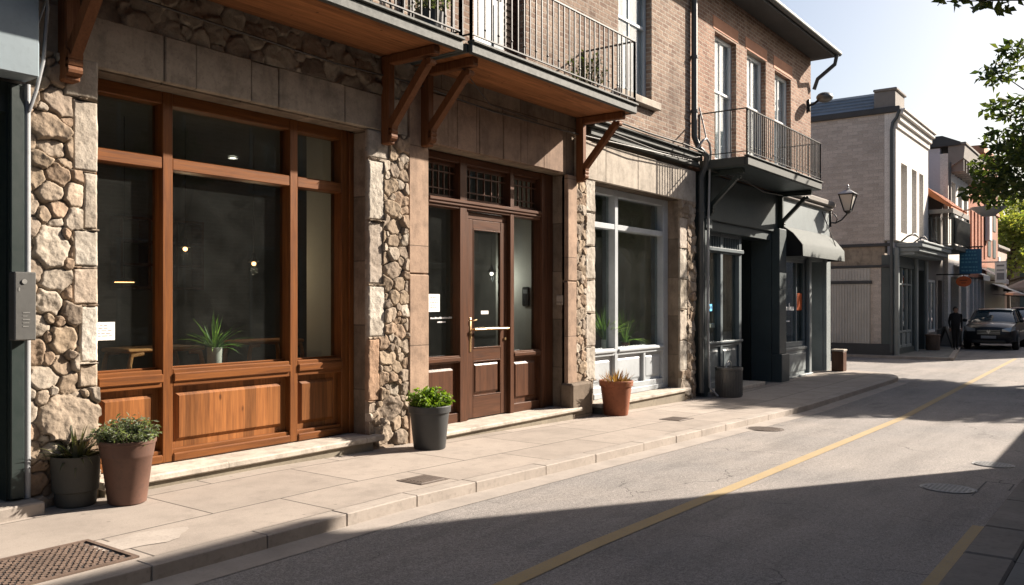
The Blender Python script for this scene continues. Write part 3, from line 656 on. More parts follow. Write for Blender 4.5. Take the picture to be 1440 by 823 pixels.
f = MB(); segs = ((3.645, 4.235), (4.335, 5.64), (5.74, 6.335))
for a, b in segs:
    f.box(a, b, YF + .004, YG + .04, 2.885, 2.99, .006); f.box(a, b, YF + .006, YG + .04, 3.46, 3.569, .006); f.box(a, b, YF + .003, YG + .04, .94, 1.10, .008)
    f.box(a, b, YF - .02, YF + .002, .985, 1.065, .012); f.box(a, b, YF + .02, YG + .04, .275, .38, .006); f.box(a, b, YF - .012, YF + .019, .27, .345, .01)
    f.box(a + .001, b - .001, YG - .04, YG - .012, 2.99, 3.01, .004); f.box(a + .001, b - .001, YG - .04, YG - .012, 1.10, 1.118, .004)
obj('rail', f, M['wood_h'], SF)
f = MB()
for a, b in segs: framed_panel(f, a, b, .38, .94, YG - .045, .03, .055)
obj('panel', f, M['wood_p'], SF)
g = MB()
for a, b in segs: g.box(a, b, YG, YG + .006, 1.10, 2.89); g.box(a, b, YG, YG + .006, 2.985, 3.47)
obj('glass', g, M['glass'], SF)
a = MB(); a.box(3.50, 6.62, 6.62, YF + .2, .20, .262, .012); obj('threshold', a, M['sill'], SB)
a = MB(); a.box(3.53, 6.48, 6.66, YF + .18, -.1, .199, .004); obj('plinth', a, M['plinth'], SB)
# ---- entrance
f = MB()
for a, b in ((7.451, 7.70), (8.33, 8.47), (9.40, 9.49), (10.13, 10.449)): f.box(a, b, YF, YG + .05, .17, 3.56, .006)
f.box(8.47, 8.53, YF + .03, YG + .02, .17, 2.88, .004); f.box(10.13, 10.22, YF - .02, YF - .001, .17, 3.56, .006); 
DS = obj('door_surround', f, M['door_v'], SB)
f = MB(); ds = ((7.70, 8.33), (8.47, 9.40), (9.49, 10.13))
for i, (a, b) in enumerate(ds):
    f.box(a, b, YF + .004, YG + .04, 2.885, 3.0, .008); f.box(a, b, YF + .006, YG + .04, 3.47, 3.559, .006)
    if i != 1: f.box(a, b, YF + .003, YG + .04, .93, 1.02, .008); f.box(a, b, YF + .02, YG + .04, .17, .29, .006); f.box(a, b, YF - .012, YF + .002, .95, 1.0, .008)
f.box(7.72, 10.12, YF - .035, YF + .003, 2.955, 3.0, .01); f.box(7.72, 10.12, YF - .02, YF + .003, 2.92, 2.953, .008)
obj('rail', f, M['door_h'], DS)
f = MB()
for i in (0, 2): framed_panel(f, ds[i][0], ds[i][1], .29, .93, YG - .05, .025, .06)
obj('panel', f, M['door_v'], DS)
g = MB()
for i in (0, 2): g.box(ds[i][0], ds[i][1], YG, YG + .006, 1.02, 2.89)
for a, b in ds: g.box(a, b, YG, YG + .006, 3.0, 3.47)
obj('glass', g, M['glass'], DS)
f = MB()
for a, b in ds:
    n = 6
    for j in range(1, n): xx = a + (b - a) * j / n; f.box(xx - .009, xx + .009, YG - .035, YG - .01, 3.0, 3.47)
    f.box(a, b, YG - .033, YG - .012, 3.33, 3.348); f.box(a, b, YG - .033, YG - .012, 3.12, 3.135)
    f.box(a, b, YG - .04, YG - .008, 3.0, 3.05, .003); f.box(a, b, YG - .04, YG - .008, 3.42, 3.47, .003)
obj('transom_grille', f, M['door_h'], DS)
# door leaf
f = MB(); lx0, lx1 = 8.535, 9.395; yl = YF + .05
f.box(lx0, lx0 + .115, yl, yl + .05, .185, 2.78, .005); f.box(lx1 - .15, lx1, yl, yl + .05, .185, 2.78, .005)
DL = obj('door', f, M['door_v'], SB)
f = MB(); gx0, gx1 = lx0 + .115, lx1 - .15
f.box(gx0, gx1, yl + .002, yl + .048, 2.66, 2.78, .005); f.box(gx0, gx1, yl + .002, yl + .048, .93, 1.09, .005); f.box(gx0, gx1, yl + .002, yl + .048, .185, .46, .005); f.box(lx0, lx1, yl + .01, yl + .045, 2.785, 2.875, .005)
obj('rail', f, M['door_h'], DL)
f = MB(); framed_panel(f, gx0, gx1, .46, .93, yl + .03, .02, .03); molding(f, gx0, gx1, .46, .93, yl + .012, .016); molding(f, gx0, gx1, 1.09, 2.66, yl + .012, .018); obj('panel', f, M['door_v'], DL)
g = MB(); g.box(gx0, gx1, yl + .022, yl + .028, 1.09, 2.66); obj('glass', g, M['glass'], DL)
f = MB(); f.tube([(8.60, yl - .07, 1.345), (9.33, yl - .07, 1.345)], .016, 10); 
for xx in (8.63, 9.30): f.tube([(xx, yl - .07, 1.345), (xx, yl + .002, 1.345)], .012, 8); f.sphere((xx, yl - .07, 1.345), .022)
obj('pull_bar', f, M['brass'], DL, smooth=50)
f = MB(); f.box(8.575, 8.615, yl - .008, yl, 1.05, 1.5, .003); f.tube([(8.595, yl - .002, 1.46), (8.595, yl - .05, 1.46), (8.66, yl - .055, 1.47)], .009, 8); f.tube([(8.595, yl - .002, 1.24), (8.595, yl - .02, 1.24)], .016, 10); f.tube([(9.33, yl - .0, 1.2), (9.33, yl - .02, 1.2)], .02, 10)
obj('lock', f, M['brass'], DL, smooth=50)
a = MB(); a.box(7.40, 10.62, 6.58, YF + .2, .115, .17, .014); obj('door_step', a, M['sill'], SB)
a = MB(); a.box(7.47, 10.40, 6.62, YF + .18, -.2, .114, .004); obj('plinth', a, M['plinth'], SB)
# ---- grey shop window
f = MB()
for a, b in ((11.261, 11.60), (12.28, 12.385), (14.03, 14.229)): f.box(a, b, YF, YG + .05, .15, 3.549, .006)
GW = obj('grey_shop_window', f, M['gpaint'], SB)
f = MB(); gs = ((11.60, 12.28), (12.385, 14.03))
for a, b in gs:
    f.box(a, b, YF + .004, YG + .04, 2.89, 2.98, .006); f.box(a, b, YF + .006, YG + .04, 3.44, 3.548, .006); f.box(a, b, YF + .003, YG + .04, .82, .94, .008); f.box(a, b, YF - .03, YF + .002, .875, .925, .01); f.box(a, b, YF + .01, YG + .04, .15, .33, .006)
    f.box(a, b, YF - .012, YF + .009, .15, .24, .008)
obj('rail', f, M['gpaint'], GW)
f = MB(); framed_panel(f, 11.60, 12.28, .33, .82, YG - .05, .02, .06); framed_panel(f, 12.385, 13.3, .33, .82, YG - .05, .02, .05); framed_panel(f, 13.38, 14.03, .33, .82, YG - .05, .02, .05); f.box(13.3, 13.38, YF + .012, YG + .03, .33, .82, .006); obj('panel', f, M['gpaint'], GW)
g = MB()
for a, b in gs: g.box(a, b, YG, YG + .006, .94, 2.89); g.box(a, b, YG, YG + .006, 2.98, 3.44)
obj('glass', g, M['glass'], GW)
a = MB(); a.box(11.2, 14.40, 6.62, YF + .2, .09, .148, .012); obj('threshold', a, M['sill'], SB)
a = MB(); a.box(11.27, 14.22, 6.66, YF + .18, -.3, .089, .004); obj('plinth', a, M['plinth'], SB)
# ---- interiors
def room(parent, x0, x1, y0, y1, z0, z1, mat):
    a = MB(); a.quad((x0, y1, z0), (x1, y1, z0), (x1, y1, z1), (x0, y1, z1)); a.quad((x0, y0, z0), (x0, y1, z0), (x0, y1, z1), (x0, y0, z1)); a.quad((x1, y0, z0), (x1, y1, z0), (x1, y1, z1), (x1, y0, z1))
    a.quad((x0, y0, z0), (x1, y0, z0), (x1, y1, z0), (x0, y1, z0)); a.quad((x0, y0, z1), (x1, y0, z1), (x1, y1, z1), (x0, y1, z1)); b = MB(); b.quad((x0, y0 - .15, z0 + .005), (x1, y0 - .15, z0 + .005), (x1, y1, z0 + .005), (x0, y1, z0 + .005)); obj('floor', b, M['floor'], parent, recalc=False); return obj('interior', a, mat, parent, recalc=False)
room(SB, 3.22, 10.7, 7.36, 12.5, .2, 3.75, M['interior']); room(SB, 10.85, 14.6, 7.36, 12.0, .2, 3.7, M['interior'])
a = MB(); a.box(6.9, 7.0, 7.4, 8.25, .21, 3.74); a.box(10.5, 10.6, 7.365, 8.1, .21, 3.74); obj('partition', a, M['plaster'], SB)
a = MB(); a.box(14.42, 14.5, 7.37, 8.2, .21, 3.69); obj('beige_partition', a, M['plaster2'], SB)
a = MB(); a.box(3.6, 6.45, 7.18, 7.6, .9, 1.06, .01); obj('window_shelf', a, M['wood_h'], SB)
a = MB(); a.box(11.6, 14.0, 7.18, 7.6, .8, .90, .01); obj('window_shelf', a, M['gpaint'], SB)
# ---- balconies
def railing(mb, p, q, z0, z1, step=.12, belly=0, r=.008):
    p = Vector(p); q = Vector(q); L = (q - p).length; n = max(2, int(L / step)); d = (q - p) / n
    mb.bar((p.x, p.y, z1), (q.x, q.y, z1), .03, .018); mb.bar((p.x, p.y, z0 + .07), (q.x, q.y, z0 + .07), .022, .014)
    for i in range(n + 1):
        c_ = p + d * i; w = .026 if i in (0, n) else r * 2
        mb.bar((c_.x, c_.y, z0 if i in (0, n) else z0 + .07), (c_.x, c_.y, z1), w, w)
        if 0 < i < n and i % 2 == 0: mb.sphere((c_.x, c_.y, z0 + .17), .017, 6, 4)
def balcony(parent, x0, x1, yo, zs, brackets, deckmat='soffit', edge='lead', zr_=.83, bm_='bracket', deep=.09):
    a = MB(); nb = int((x1 - x0) / 2.2) + 1; 
    a.box(x0 + .02, x1 - .02, yo + .03, 6.74, zs, zs + .035, .0)
    D = obj('balcony', a, M[deckmat], parent)
    b_ = MB(); b_.box(x0, x1, yo - .03, yo + .028, zs - .02, zs + deep, .01); b_.box(x0, x1, yo - .06, yo + .04, zs + deep + .002, zs + deep + .035, .008); b_.box(x1 - .02, x1 + .03, yo + .029, 6.74, zs - .01, zs + deep, .008); b_.box(x0 - .03, x0 + .02, yo + .029, 6.74, zs - .01, zs + deep, .008)
    b_.box(x0 + .02, x1 - .02, yo + .029, 6.74, zs + .036, zs + deep + .001)
    obj('edge_beam', b_, M[edge], D)
    c_ = MB(); zb = zs + deep + .035; railing(c_, (x0 + .02, yo, 0), (x1 - .02, yo, 0), zb, zs + deep + zr_); railing(c_, (x1 - .02, yo, 0), (x1 - .02, 6.73, 0), zb, zs + deep + zr_); railing(c_, (x0 + .02, yo, 0), (x0 + .02, 6.73, 0), zb, zs + deep + zr_)
    obj('railing', c_, M['iron'], D)
    return D
def timber_bracket(parent, x, yo, zs, zb, w=.1, mat='bracket'):
    a = MB(); a.box(x - w / 2, x + w / 2, 6.62, 6.745, zb, zs - .002, .012); a.box(x - w / 2, x + w / 2, yo + .08, 6.619, zs - .105, zs - .002, .012)
    a.bar((x, 6.62, zb + .2), (x, yo + .2, zs - .15), w * .85, .085, up=(1, 0, 0))
    # carved foot
    for i, (dy, dz, r) in enumerate(((.0, .02, .05), (-.01, -.035, .038), (.0, -.09, .045))): a.tube([(x - w * .46, 6.62 + dy, zb + .17 + dz), (x + w * .46, 6.62 + dy, zb + .17 + dz)], r, 12)
    a.tube([(x - w * .44, yo + .165, zs - .165), (x + w * .44, yo + .165, zs - .165)], .035, 12)
    return obj('bracket', a, M[mat], parent)
B1 = balcony(SB, 2.55, 7.02, 5.88, 4.40, ()); timber_bracket(B1, 3.26, 5.88, 4.40, 3.40, .12); timber_bracket(B1, 6.72, 5.88, 4.40, 3.43, .1)
B2 = balcony(SB, 7.16, 10.9, 5.88, 4.42, (), zr_=.93); timber_bracket(B2, 7.36, 5.88, 4.42, 3.5, .1); timber_bracket(B2, 10.72, 5.88, 4.42, 3.47, .1)
# cables and conduit along the wall
a = MB(); a.tube([(2.99, 6.70, 4.24), (4.5, 6.70, 4.2), (6.0, 6.72, 4.17), (7.2, 6.70, 4.20), (8.6, 6.70, 4.14), (10.6, 6.70, 4.17), (12.5, 6.60, 4.20), (14.4, 6.60, 4.27)], .010, 6); a.tube([(7.3, 6.1, 4.3), (8.5, 6.65, 4.2), (9.6, 6.70, 4.19)], .007, 6)
obj('wall_cable', a, M['cable'], SB, smooth=60)
a = MB(); a.tube([(10.95, 6.56, 4.50), (12.6, 6.55, 4.48), (14.0, 6.55, 4.50), (14.85, 6.56, 4.47)], .016, 6); a.tube([(11.4, 6.60, 4.31), (13.0, 6.62, 4.26), (14.3, 6.60, 4.30), (14.8, 6.6, 4.4)], .012, 6); obj('wall_cable', a, M['cable'], SB, smooth=60)
# downpipes at the party wall
a = MB(); a.tube([(14.66, 6.68, 7.95), (14.66, 6.68, 4.75), (14.72, 6.62, 4.55), (14.92, 6.55, 4.42), (14.98, 6.60, 4.25), (14.96, 6.68, 4.05), (14.96, 6.68, 0.0)], .055, 12)
for z in (7.3, 6.2, 5.2, 3.4, 2.2, 1.0): a.lathe([(.055, 0), (.07, 0), (.07, .05), (.055, .05)], 14.66 if z > 4.5 else 14.96, 6.68, z, 12)
obj('downpipe', a, M['pipe'], SB, smooth=45)
a = MB(); a.tube([(14.60, 6.6, 4.52), (14.63, 6.5, 4.66), (14.78, 6.5, 4.72), (14.92, 6.5, 4.66), (15.03, 6.52, 4.5), (15.08, 6.56, 4.3), (15.09, 6.6, 3.0), (15.08, 6.6, 1.2), (15.12, 6.58, .1), (15.2, 6.45, -.07)], .022, 8); a.tube([(14.78, 6.5, 4.72), (14.78, 6.55, 4.95), (14.74, 6.62, 5.3)], .015, 8); obj('conduit', a, M['greypipe'], SB, smooth=60)
# ---- dark neighbour at the far left
LB = thing('dark_shopfront_building', 'dark painted shopfront at the left edge with a blue-grey sign box above its door', 'building', (-2, 7.0, .1))
mb = grid_wall(-9, 2.975, -.1, 3.32, 6.72, 7.3, [(.9, 2.82, .18, 3.1), (-4.0, .4, .8, 3.0)]); obj('painted_wall', mb, M['darkgreen'], LB)
mb = grid_wall(-9, 2.975, 3.325, 7.6, 6.76, 7.3, [(.6, 1.7, 4.6, 6.6), (-3, -1.8, 4.6, 6.6)]); obj('upper_wall', mb, M['greyrender'], LB)
mb = MB(); mb.box(2.83, 2.925, 6.66, 6.719, .25, 3.3, .006); obj('pilaster', mb, M['darkgreen'], LB)
mb = MB(); mb.tube([(2.955, 6.69, .24), (2.955, 6.69, 3.32)], .024, 12); obj('downpipe', mb, M['greypipe'], LB, smooth=50)
mb = MB(); mb.box(.85, 3.0, 6.50, 7.1, -.05, .235, .012); obj('doorstep', mb, M['kerb'], LB)
mb = MB(); mb.box(.95, 2.8, 6.99, 7.04, .24, 3.09, .006); mb.box(1.1, 2.65, 6.975, 6.989, 1.3, 2.9, .008); mb.box(1.1, 2.65, 6.975, 6.989, .4, 1.15, .008); D_ = obj('door', mb, M['darkgreen'], LB)
mb = MB(); mb.tube([(2.66, 6.985, 1.27), (2.66, 6.93, 1.27)], .03, 12); mb.tube([(2.66, 6.93, 1.27), (2.55, 6.925, 1.27)], .012, 8); obj('handle', mb, M['steel'], D_, smooth=50)
mb = MB(); mb.box(-4, 2.96, 6.50, 6.719, 3.34, 3.95, .012); mb.box(-4.04, 2.97, 6.44, 6.719, 3.952, 4.04, .01); obj('sign_panel', mb, M['boxblue'], LB)
mb = MB(); mb.tube([(3.02, 6.62, 4.3), (3.06, 6.6, 3.9), (3.03, 6.6, 3.5), (2.99, 6.62, 3.28), (2.958, 6.665, 3.12)], .014, 6); mb.tube([(2.97, 6.6, 3.7), (3.05, 6.6, 3.95), (2.98, 6.58, 4.02)], .008, 6); obj('cable', mb, M['greypipe'], LB, smooth=60)
mb = MB(); mb.box(-9, 2.97, 7.31, 13.9, -.1, .2); mb.box(-9, 2.97, 13.9, 14.1, 0, 7.6); mb.box(-9, 2.97, 6.6, 14.1, 7.605, 7.8); obj('roof', mb, M['greyrender'], LB)
t = thing('intercom', 'slim dark grey metal entry panel with round camera eye beside the rubble pier', 'intercom', (2.885, 6.605, 1.42))
a = MB(); a.box(-.075, .075, -.05, .048, 0, .50, .008); obj('casing', a, M['bin'], t, True)
a = MB(); a.tube([(-.01, -.051, .43), (-.01, -.058, .43)], .018, 16); obj('camera_eye', a, M['steel'], t, True)
a = MB()
for i, w in enumerate((.05, .03, .05, .045, .04)): a.box(-.02, -.02 + w, -.0525, -.0505, .20 - i * .025, .206 - i * .025)
a.box(-.05, -.04, -.0525, -.0505, .36, .385); obj('lettering', a, M['steel'], t, True)
# ------------------------------------------------------------------ brick building with the dark grey shop
BB = thing('brick_building', 'tan brick house with sash windows and iron balcony above a dark grey shop', 'building', (19, 7.0, -.1))
mb = grid_wall(14.625, 21.72, 4.2, 7.85, 6.752, 7.3, [(15.75, 16.85, 4.5, 7.0), (17.43, 18.55, 4.5, 7.03), (19.12, 20.22, 4.5, 6.97)]); obj('brick_wall', mb, M['brick2'], BB)
mb = MB(); mb.box(21.42, 21.716, 7.301, 14, 4.2, 7.85); mb.box(14.86, 21.72, 14, 14.3, -.3, 7.85); obj('rear_wall', mb, M['brick2'], BB)
mb = MB()
for x in (15.66, 17.34, 19.03): mb.box(x, x + 1.28, 6.742, 6.95, 7.005 if x > 19 else 7.035, 7.30, .01)
obj('window_lintel', mb, M['lintel_red'], BB)
sash('window', BB, 15.75, 16.85, 4.5, 7.0, 6.86, 5.9, 'white', 1); sash('window', BB, 17.43, 18.55, 4.5, 7.03, 6.86, 5.9, 'white', 1); sash('window', BB, 19.12, 20.22, 4.5, 6.97, 6.86, 5.9, 'white', 1)
eave(BB, 14.62, 21.95, 6.752, 7.82, out=.55, roofmat='rooftop')
a = MB(); a.tube([(21.85, 6.15, 7.85), (21.85, 6.2, 7.62), (21.78, 6.6, 7.3), (21.76, 6.68, 7.05)], .05, 10); obj('downpipe', a, M['pipe'], BB, smooth=45)
# ground floor
mb = grid_wall(15.17, 19.47, -.35, 4.19, 6.78, 7.25, [(15.42, 18.98, -.36, 3.10)]); obj('shop_wall', mb, M['slate'], BB)
mb = MB(); mb.box(15.17, 15.41, 6.70, 6.779, -.3, 3.1, .012); mb.box(15.15, 15.43, 6.66, 6.779, 3.101, 3.28, .012); mb.box(19.0, 19.46, 6.60, 6.779, .53, 3.36, .012); mb.box(18.98, 19.5, 6.54, 6.779, -.3, .528, .015); obj('pilaster', mb, M['slate'], BB)
mb = MB(); mb.box(15.17, 19.47, 6.72, 6.779, 3.29, 4.15, .01); obj('fascia', mb, M['fascia'], BB)
f = MB(); yf, yg = 6.92, 7.0
for a, b in ((15.42, 15.6), (16.44, 16.56), (17.42, 17.56)): f.box(a, b, yf, yg + .05, -.02, 3.099, .006)
dgs = ((15.6, 16.44), (16.56, 17.42))
for a, b in dgs:
    f.box(a, b, yf + .004, yg + .04, 2.70, 2.80, .006); f.box(a, b, yf + .004, yg + .04, .80, .90, .006); f.box(a, b, yf + .01, yg + .04, -.02, .10, .006); f.box(a, b, yf + .006, yg + .04, 3.03, 3.098, .004)
f.box(15.5, 17.56, yf - .04, yf + .003, .86, .91, .01); f.box(15.5, 17.58, yf - .05, yf + .003, 2.72, 2.80, .012)
for i in range(15): xx = 15.62 + i * .125; f.box(xx, xx + .022, yf + .02, yg + .02, 2.80, 3.03)
DGW = obj('shop_window', f, M['slate_mid'], BB)
f = MB()
for a, b in dgs: framed_panel(f, a, b, .10, .80, yg - .04, .02, .07)
obj('panel', f, M['slate_mid'], DGW)
g = MB()
for a, b in dgs: g.box(a, b, yg, yg + .006, .90, 3.03)
obj('glass', g, M['glass'], DGW)
a = MB(); a.box(15.3, 18.2, 6.62, 7.2, -.12, -.025, .012); obj('threshold', a, M['sill'], BB)
# deep porch with inner door
a = MB(); a.box(17.57, 17.65, 7.06, 8.6, -.1, 3.1); a.box(18.93, 19.0, 7.26, 8.6, -.1, 3.1); a.box(17.5, 19.0, 8.6, 8.7, -.1, 3.1); a.box(17.57, 18.97, 7.26, 8.6, 3.08, 3.14); obj('porch', a, M['darkgreen'], BB)
a = MB(); a.box(17.9, 18.8, 8.52, 8.59, -.05, 2.3, .01); a.box(18.0, 18.7, 8.505, 8.519, 1.0, 2.15, .01); obj('shop_door', a, M['slate'], BB)
room(BB, 15.2, 17.56, 7.26, 11, -.1, 3.1, M['interior']); 
# single-storey annex
mb = grid_wall(19.475, 23.28, -.35, 4.20, 6.80, 7.2, [(19.62, 21.6, .62, 2.75), (21.72, 22.86, -.36, 2.75)]); obj('annex_wall', mb, M['slate_lt'], BB)
a = MB(); a.box(19.5, 23.29, 6.74, 6.799, 3.42, 4.18, .01); obj('fascia', a, M['slate_lt'], BB)
a = MB(); a.box(19.45, 23.36, 6.60, 7.2, 4.205, 4.36, .03); a.box(19.45, 23.33, 6.66, 7.2, 4.12, 4.20, .02); obj('cornice', a, M['greyrender'], BB)
a = MB(); a.box(22.90, 23.27, 6.71, 6.799, -.25, 3.42, .01); a.box(19.475, 19.60, 6.72, 6.799, -.25, 3.4, .01); a.box(21.52, 21.70, 6.72, 6.799, -.25, 2.78, .01); obj('pilaster', a, M['slate_lt'], BB)
f = MB(); f.box(19.62, 19.68, 6.84, 6.93, .62, 2.75, .004); f.box(21.5, 21.59, 6.84, 6.93, .62, 2.75, .004); f.box(19.68, 21.5, 6.842, 6.93, .62, .74, .006); f.box(19.68, 21.5, 6.842, 6.93, 2.67, 2.75, .006); f.box(20.9, 20.94, 6.845, 6.93, .74, 2.67, .004)
AW = obj('annex_window', f, M['slate_lt'], BB); g = MB(); g.box(19.68, 21.5, 6.885, 6.891, .74, 2.67); obj('glass', g, M['glass'], AW)
f = MB(); f.box(19.60, 21.68, 6.77, 6.799, .54, .61, .01); f.box(19.72, 21.45, 6.782, 6.799, .02, .46, .008); f.box(19.5, 21.7, 6.68, 6.799, -.2, -.06, .01); obj('stallriser', f, M['slate_lt'], BB)
a = MB(); a.box(21.72, 22.86, 7.6, 7.68, -.1, 2.75); a.box(21.70, 21.72, 7.2, 7.6, -.1, 2.75); a.box(22.86, 22.89, 7.2, 7.6, -.1, 2.75); a.box(21.7, 22.9, 7.2, 7.68, 2.751, 2.8); obj('porch', a, M['darkgreen'], BB)
a = MB(); a.box(21.9, 22.7, 7.54, 7.599, -.08, 2.2, .01); obj('side_door', a, M['slate'], BB)
room(BB, 19.5, 21.68, 7.21, 10.4, .0, 2.9, M['interior']); mb = MB(); mb.box(23.0, 23.28, 7.201, 14, -.3, 4.2); mb.box(19.5, 23.28, 7.2, 14, 4.0, 4.19); mb.box(21.72, 23.28, 13.7, 13.99, -.3, 4.0); obj('side_wall', mb, M['greyrender'], BB)
# balcony with iron railing on dark brackets
a = MB(); a.box(15.04, 19.38, 5.85, 6.74, 4.20, 4.24); D3 = obj('balcony', a, M['slate'], BB)
a = MB(); a.box(15.0, 19.42, 5.79, 5.849, 4.20, 4.36, .012); a.box(14.98, 19.44, 5.76, 5.86, 4.361, 4.385, .006); a.box(15.0, 15.04, 5.85, 6.74, 4.20, 4.36, .01); a.box(19.38, 19.42, 5.85, 6.74, 4.20, 4.36, .01); a.box(15.04, 19.38, 5.85, 6.74, 4.241, 4.36); obj('edge_beam', a, M['lead'], D3)
a = MB(); railing(a, (15.03, 5.82, 0), (19.39, 5.82, 0), 4.385, 5.24, .10); 
a2 = [(15.03, 5.82), (15.03, 6.74)]; railing(a, (19.39, 5.82, 0), (19.39, 6.74, 0), 4.385, 5.24, .12); railing(a, (15.03, 5.82, 0), (15.03, 6.74, 0), 4.385, 5.24, .3); obj('railing', a, M['iron'], D3)
for x in (15.30, 19.28): timber_bracket(D3, x, 5.9, 4.20, 3.34, .09, 'darkgreen')
a = MB(); a.tube([(15.0, 6.5, 4.15), (16.2, 6.3, 4.08), (17.6, 6.45, 4.02), (19.2, 6.6, 4.12)], .012, 6); obj('cable', a, M['cable'], BB, smooth=60)

# awning
t = thing('awning', 'pale grey canvas awning over the corner shop window, side black', 'awning', (21.2, 6.74, 2.8))
ax0, ax1 = 19.62, 22.98
prof = [(6.72, 3.46), (6.50, 3.30), (6.34, 3.10), (6.28, 3.02), (6.27, 2.76)]
mb = MB(); o = 0
n = 14
for th in (0, .012):
    for i in range(n + 1):
        for (y, z) in prof: mb.v.append((ax0 + (ax1 - ax0) * i / n, y + th, z - th))
m = len(prof)
for L in (0, 1):
    for i in range(n):
        for j in range(m - 1):
            q = L * (n + 1) * m; mb.f.append((q + i * m + j, q + i * m + j + 1, q + (i + 1) * m + j + 1, q + (i + 1) * m + j))
obj('canopy', mb, M['awn'], t, recalc=False, smooth=50)
mb = MB()
for x in (ax0, ax1): mb.prism([(6.72, 3.45), (6.50, 3.29), (6.34, 3.09), (6.29, 3.01), (6.285, 2.76), (6.72, 2.76)], 0, x - .006, x + .004)
obj('side_panel', mb, M['awnblack'], t)
mb = MB(); mb.tube([(22.6, 6.735, 4.05), (22.5, 6.36, 3.12)], .012, 6); mb.tube([(ax0, 6.285, 2.77), (ax1, 6.285, 2.77)], .014, 6); obj('frame', mb, M['iron'], t)
# lantern
t = thing('wall_lantern', 'old four-sided glass street lantern on a curled iron arm at the corner', 'lantern', (23.30, 6.74, 3.9))
mb = MB(); mb.tube([(23.30, 6.74, 3.82), (23.33, 6.6, 3.80), (23.36, 6.45, 3.88), (23.38, 6.33, 4.02), (23.38, 6.30, 4.08)], .02, 8); mb.tube([(23.30, 6.74, 4.05), (23.31, 6.68, 4.08), (23.33, 6.6, 4.0), (23.34, 6.56, 3.9), (23.33, 6.6, 3.80)], .013, 8); mb.box(23.27, 23.33, 6.7, 6.75, 3.7, 4.15, .01); obj('bracket', mb, M['iron'], t, smooth=60)
lx, ly, z0, z1 = 23.38, 6.30, 4.10, 4.54; mb = MB(); s0, s1 = .075, .185
for i in (-1, 1):
    for j in (-1, 1): mb.bar((lx + i * s0, ly + j * s0, z0), (lx + i * s1, ly + j * s1, z1), .022)
for s_, z in ((s0, z0), (s1, z1)):
    for i in (-1, 1): mb.bar((lx + i * s_, ly - s_, z), (lx + i * s_, ly + s_, z), .024, ext=.01); mb.bar((lx - s_, ly + i * s_, z), (lx + s_, ly + i * s_, z), .024, ext=.01)
mb.lathe([(.03, -.06), (.10, 0), (.10, .01)], lx, ly, z0 - .01, 8)
obj('cage', mb, M['iron'], t)
mb = MB(); q = s1 + .035; mb.add([(lx - q, ly - q, z1 + .01), (lx + q, ly - q, z1 + .01), (lx + q, ly + q, z1 + .01), (lx - q, ly + q, z1 + .01), (lx - .05, ly - .05, z1 + .13), (lx + .05, ly - .05, z1 + .13), (lx + .05, ly + .05, z1 + .13), (lx - .05, ly + .05, z1 + .13)], [(0, 1, 5, 4), (1, 2, 6, 5), (2, 3, 7, 6), (3, 0, 4, 7), (4, 5, 6, 7), (3, 2, 1, 0)]); mb.lathe([(.05, 0), (.065, .03), (.02, .06), (.035, .09), (.005, .15)], lx, ly, z1 + .13, 10); obj('cap', mb, M['greypipe'], t, smooth=40)
mb = MB(); e0, e1 = s0 - .012, s1 - .012; mb.add([(lx + i * e0, ly + j * e0, z0 + .01) for i, j in ((-1, -1), (1, -1), (1, 1), (-1, 1))] + [(lx + i * e1, ly + j * e1, z1 - .01) for i, j in ((-1, -1), (1, -1), (1, 1), (-1, 1))], [(0, 1, 5, 4), (1, 2, 6, 5), (2, 3, 7, 6), (3, 0, 4, 7)])
M['frost'] = paint('frosted_lantern_glass', (.55, .52, .47), .4, .05, dirt=.1); obj('lantern_glass', mb, M['frost'], t)
# floodlight
t = thing('floodlight', 'small dark oval floodlight on the corner of the upper brick wall', 'lamp', (21.55, 6.74, 6.7))
mb = MB(); mb.tube([(21.5, 6.75, 6.6), (21.5, 6.62, 6.62), (21.55, 6.5, 6.72)], .03, 8); mb.box(21.44, 21.56, 6.70, 6.75, 6.45, 6.75, .01); obj('arm', mb, M['iron'], t, smooth=60)
mb = MB(); mb.sphere((21.62, 6.38, 6.78), .2, 16, 10, (1.1, 1, .62)); obj('lamp_head', mb, M['bin'], t, smooth=60)

# ------------------------------------------------------------------ building on the far corner
CB = thing('corner_building', 'white-fronted corner building with grey brick side wall and ribbed metal roof edge', 'building', (30.8, 6.78, -.1))
mb = MB(); mb.box(30.8, 31.2, 7.101, 16, 3.66, 8.2); mb.box(30.8, 31.2, 7.21, 16, .1, 2.93); obj('side_wall', mb, M['greybrick'], CB)
mb = MB(); mb.box(30.82, 31.2, 7.102, 16, 2.931, 3.659); obj('stone_band', mb, M['dressed'], CB)
mb = MB(); mb.box(30.74, 30.9, 6.9, 16, 3.60, 3.70, .01); mb.box(30.74, 30.9, 6.9, 16, 2.88, 2.96, .01); mb.box(30.70, 31.2, 6.80, 16, -.3, .28, .01); mb.box(30.70, 31.3, 6.6, 16, 8.1, 8.30, .02); obj('string_course', mb, M['darkbase'], CB)
mb = MB(); mb.box(30.76, 30.799, 7.55, 9.6, .28, 2.33)
for i in range(22): mb.box(30.735, 30.762, 7.57 + i * .092, 7.57 + i * .092 + .06, .28, 2.33, .008)
S_ = obj('roller_shutter', mb, M['shutter_m'], CB)
mb = MB(); mb.box(30.70, 30.8, 7.5, 9.65, 2.331, 2.43, .01); obj('shutter_lintel', mb, M['darkbase'], S_)
mb = MB(); mb.box(30.772, 30.799, 7.55, 10.4, 2.431, 2.87)
for i in range(28): mb.box(30.755, 30.774, 7.57 + i * .1, 7.57 + i * .1 + .07, 2.44, 2.86, .005)
obj('ribbed_cladding', mb, M['shutter_m'], CB)
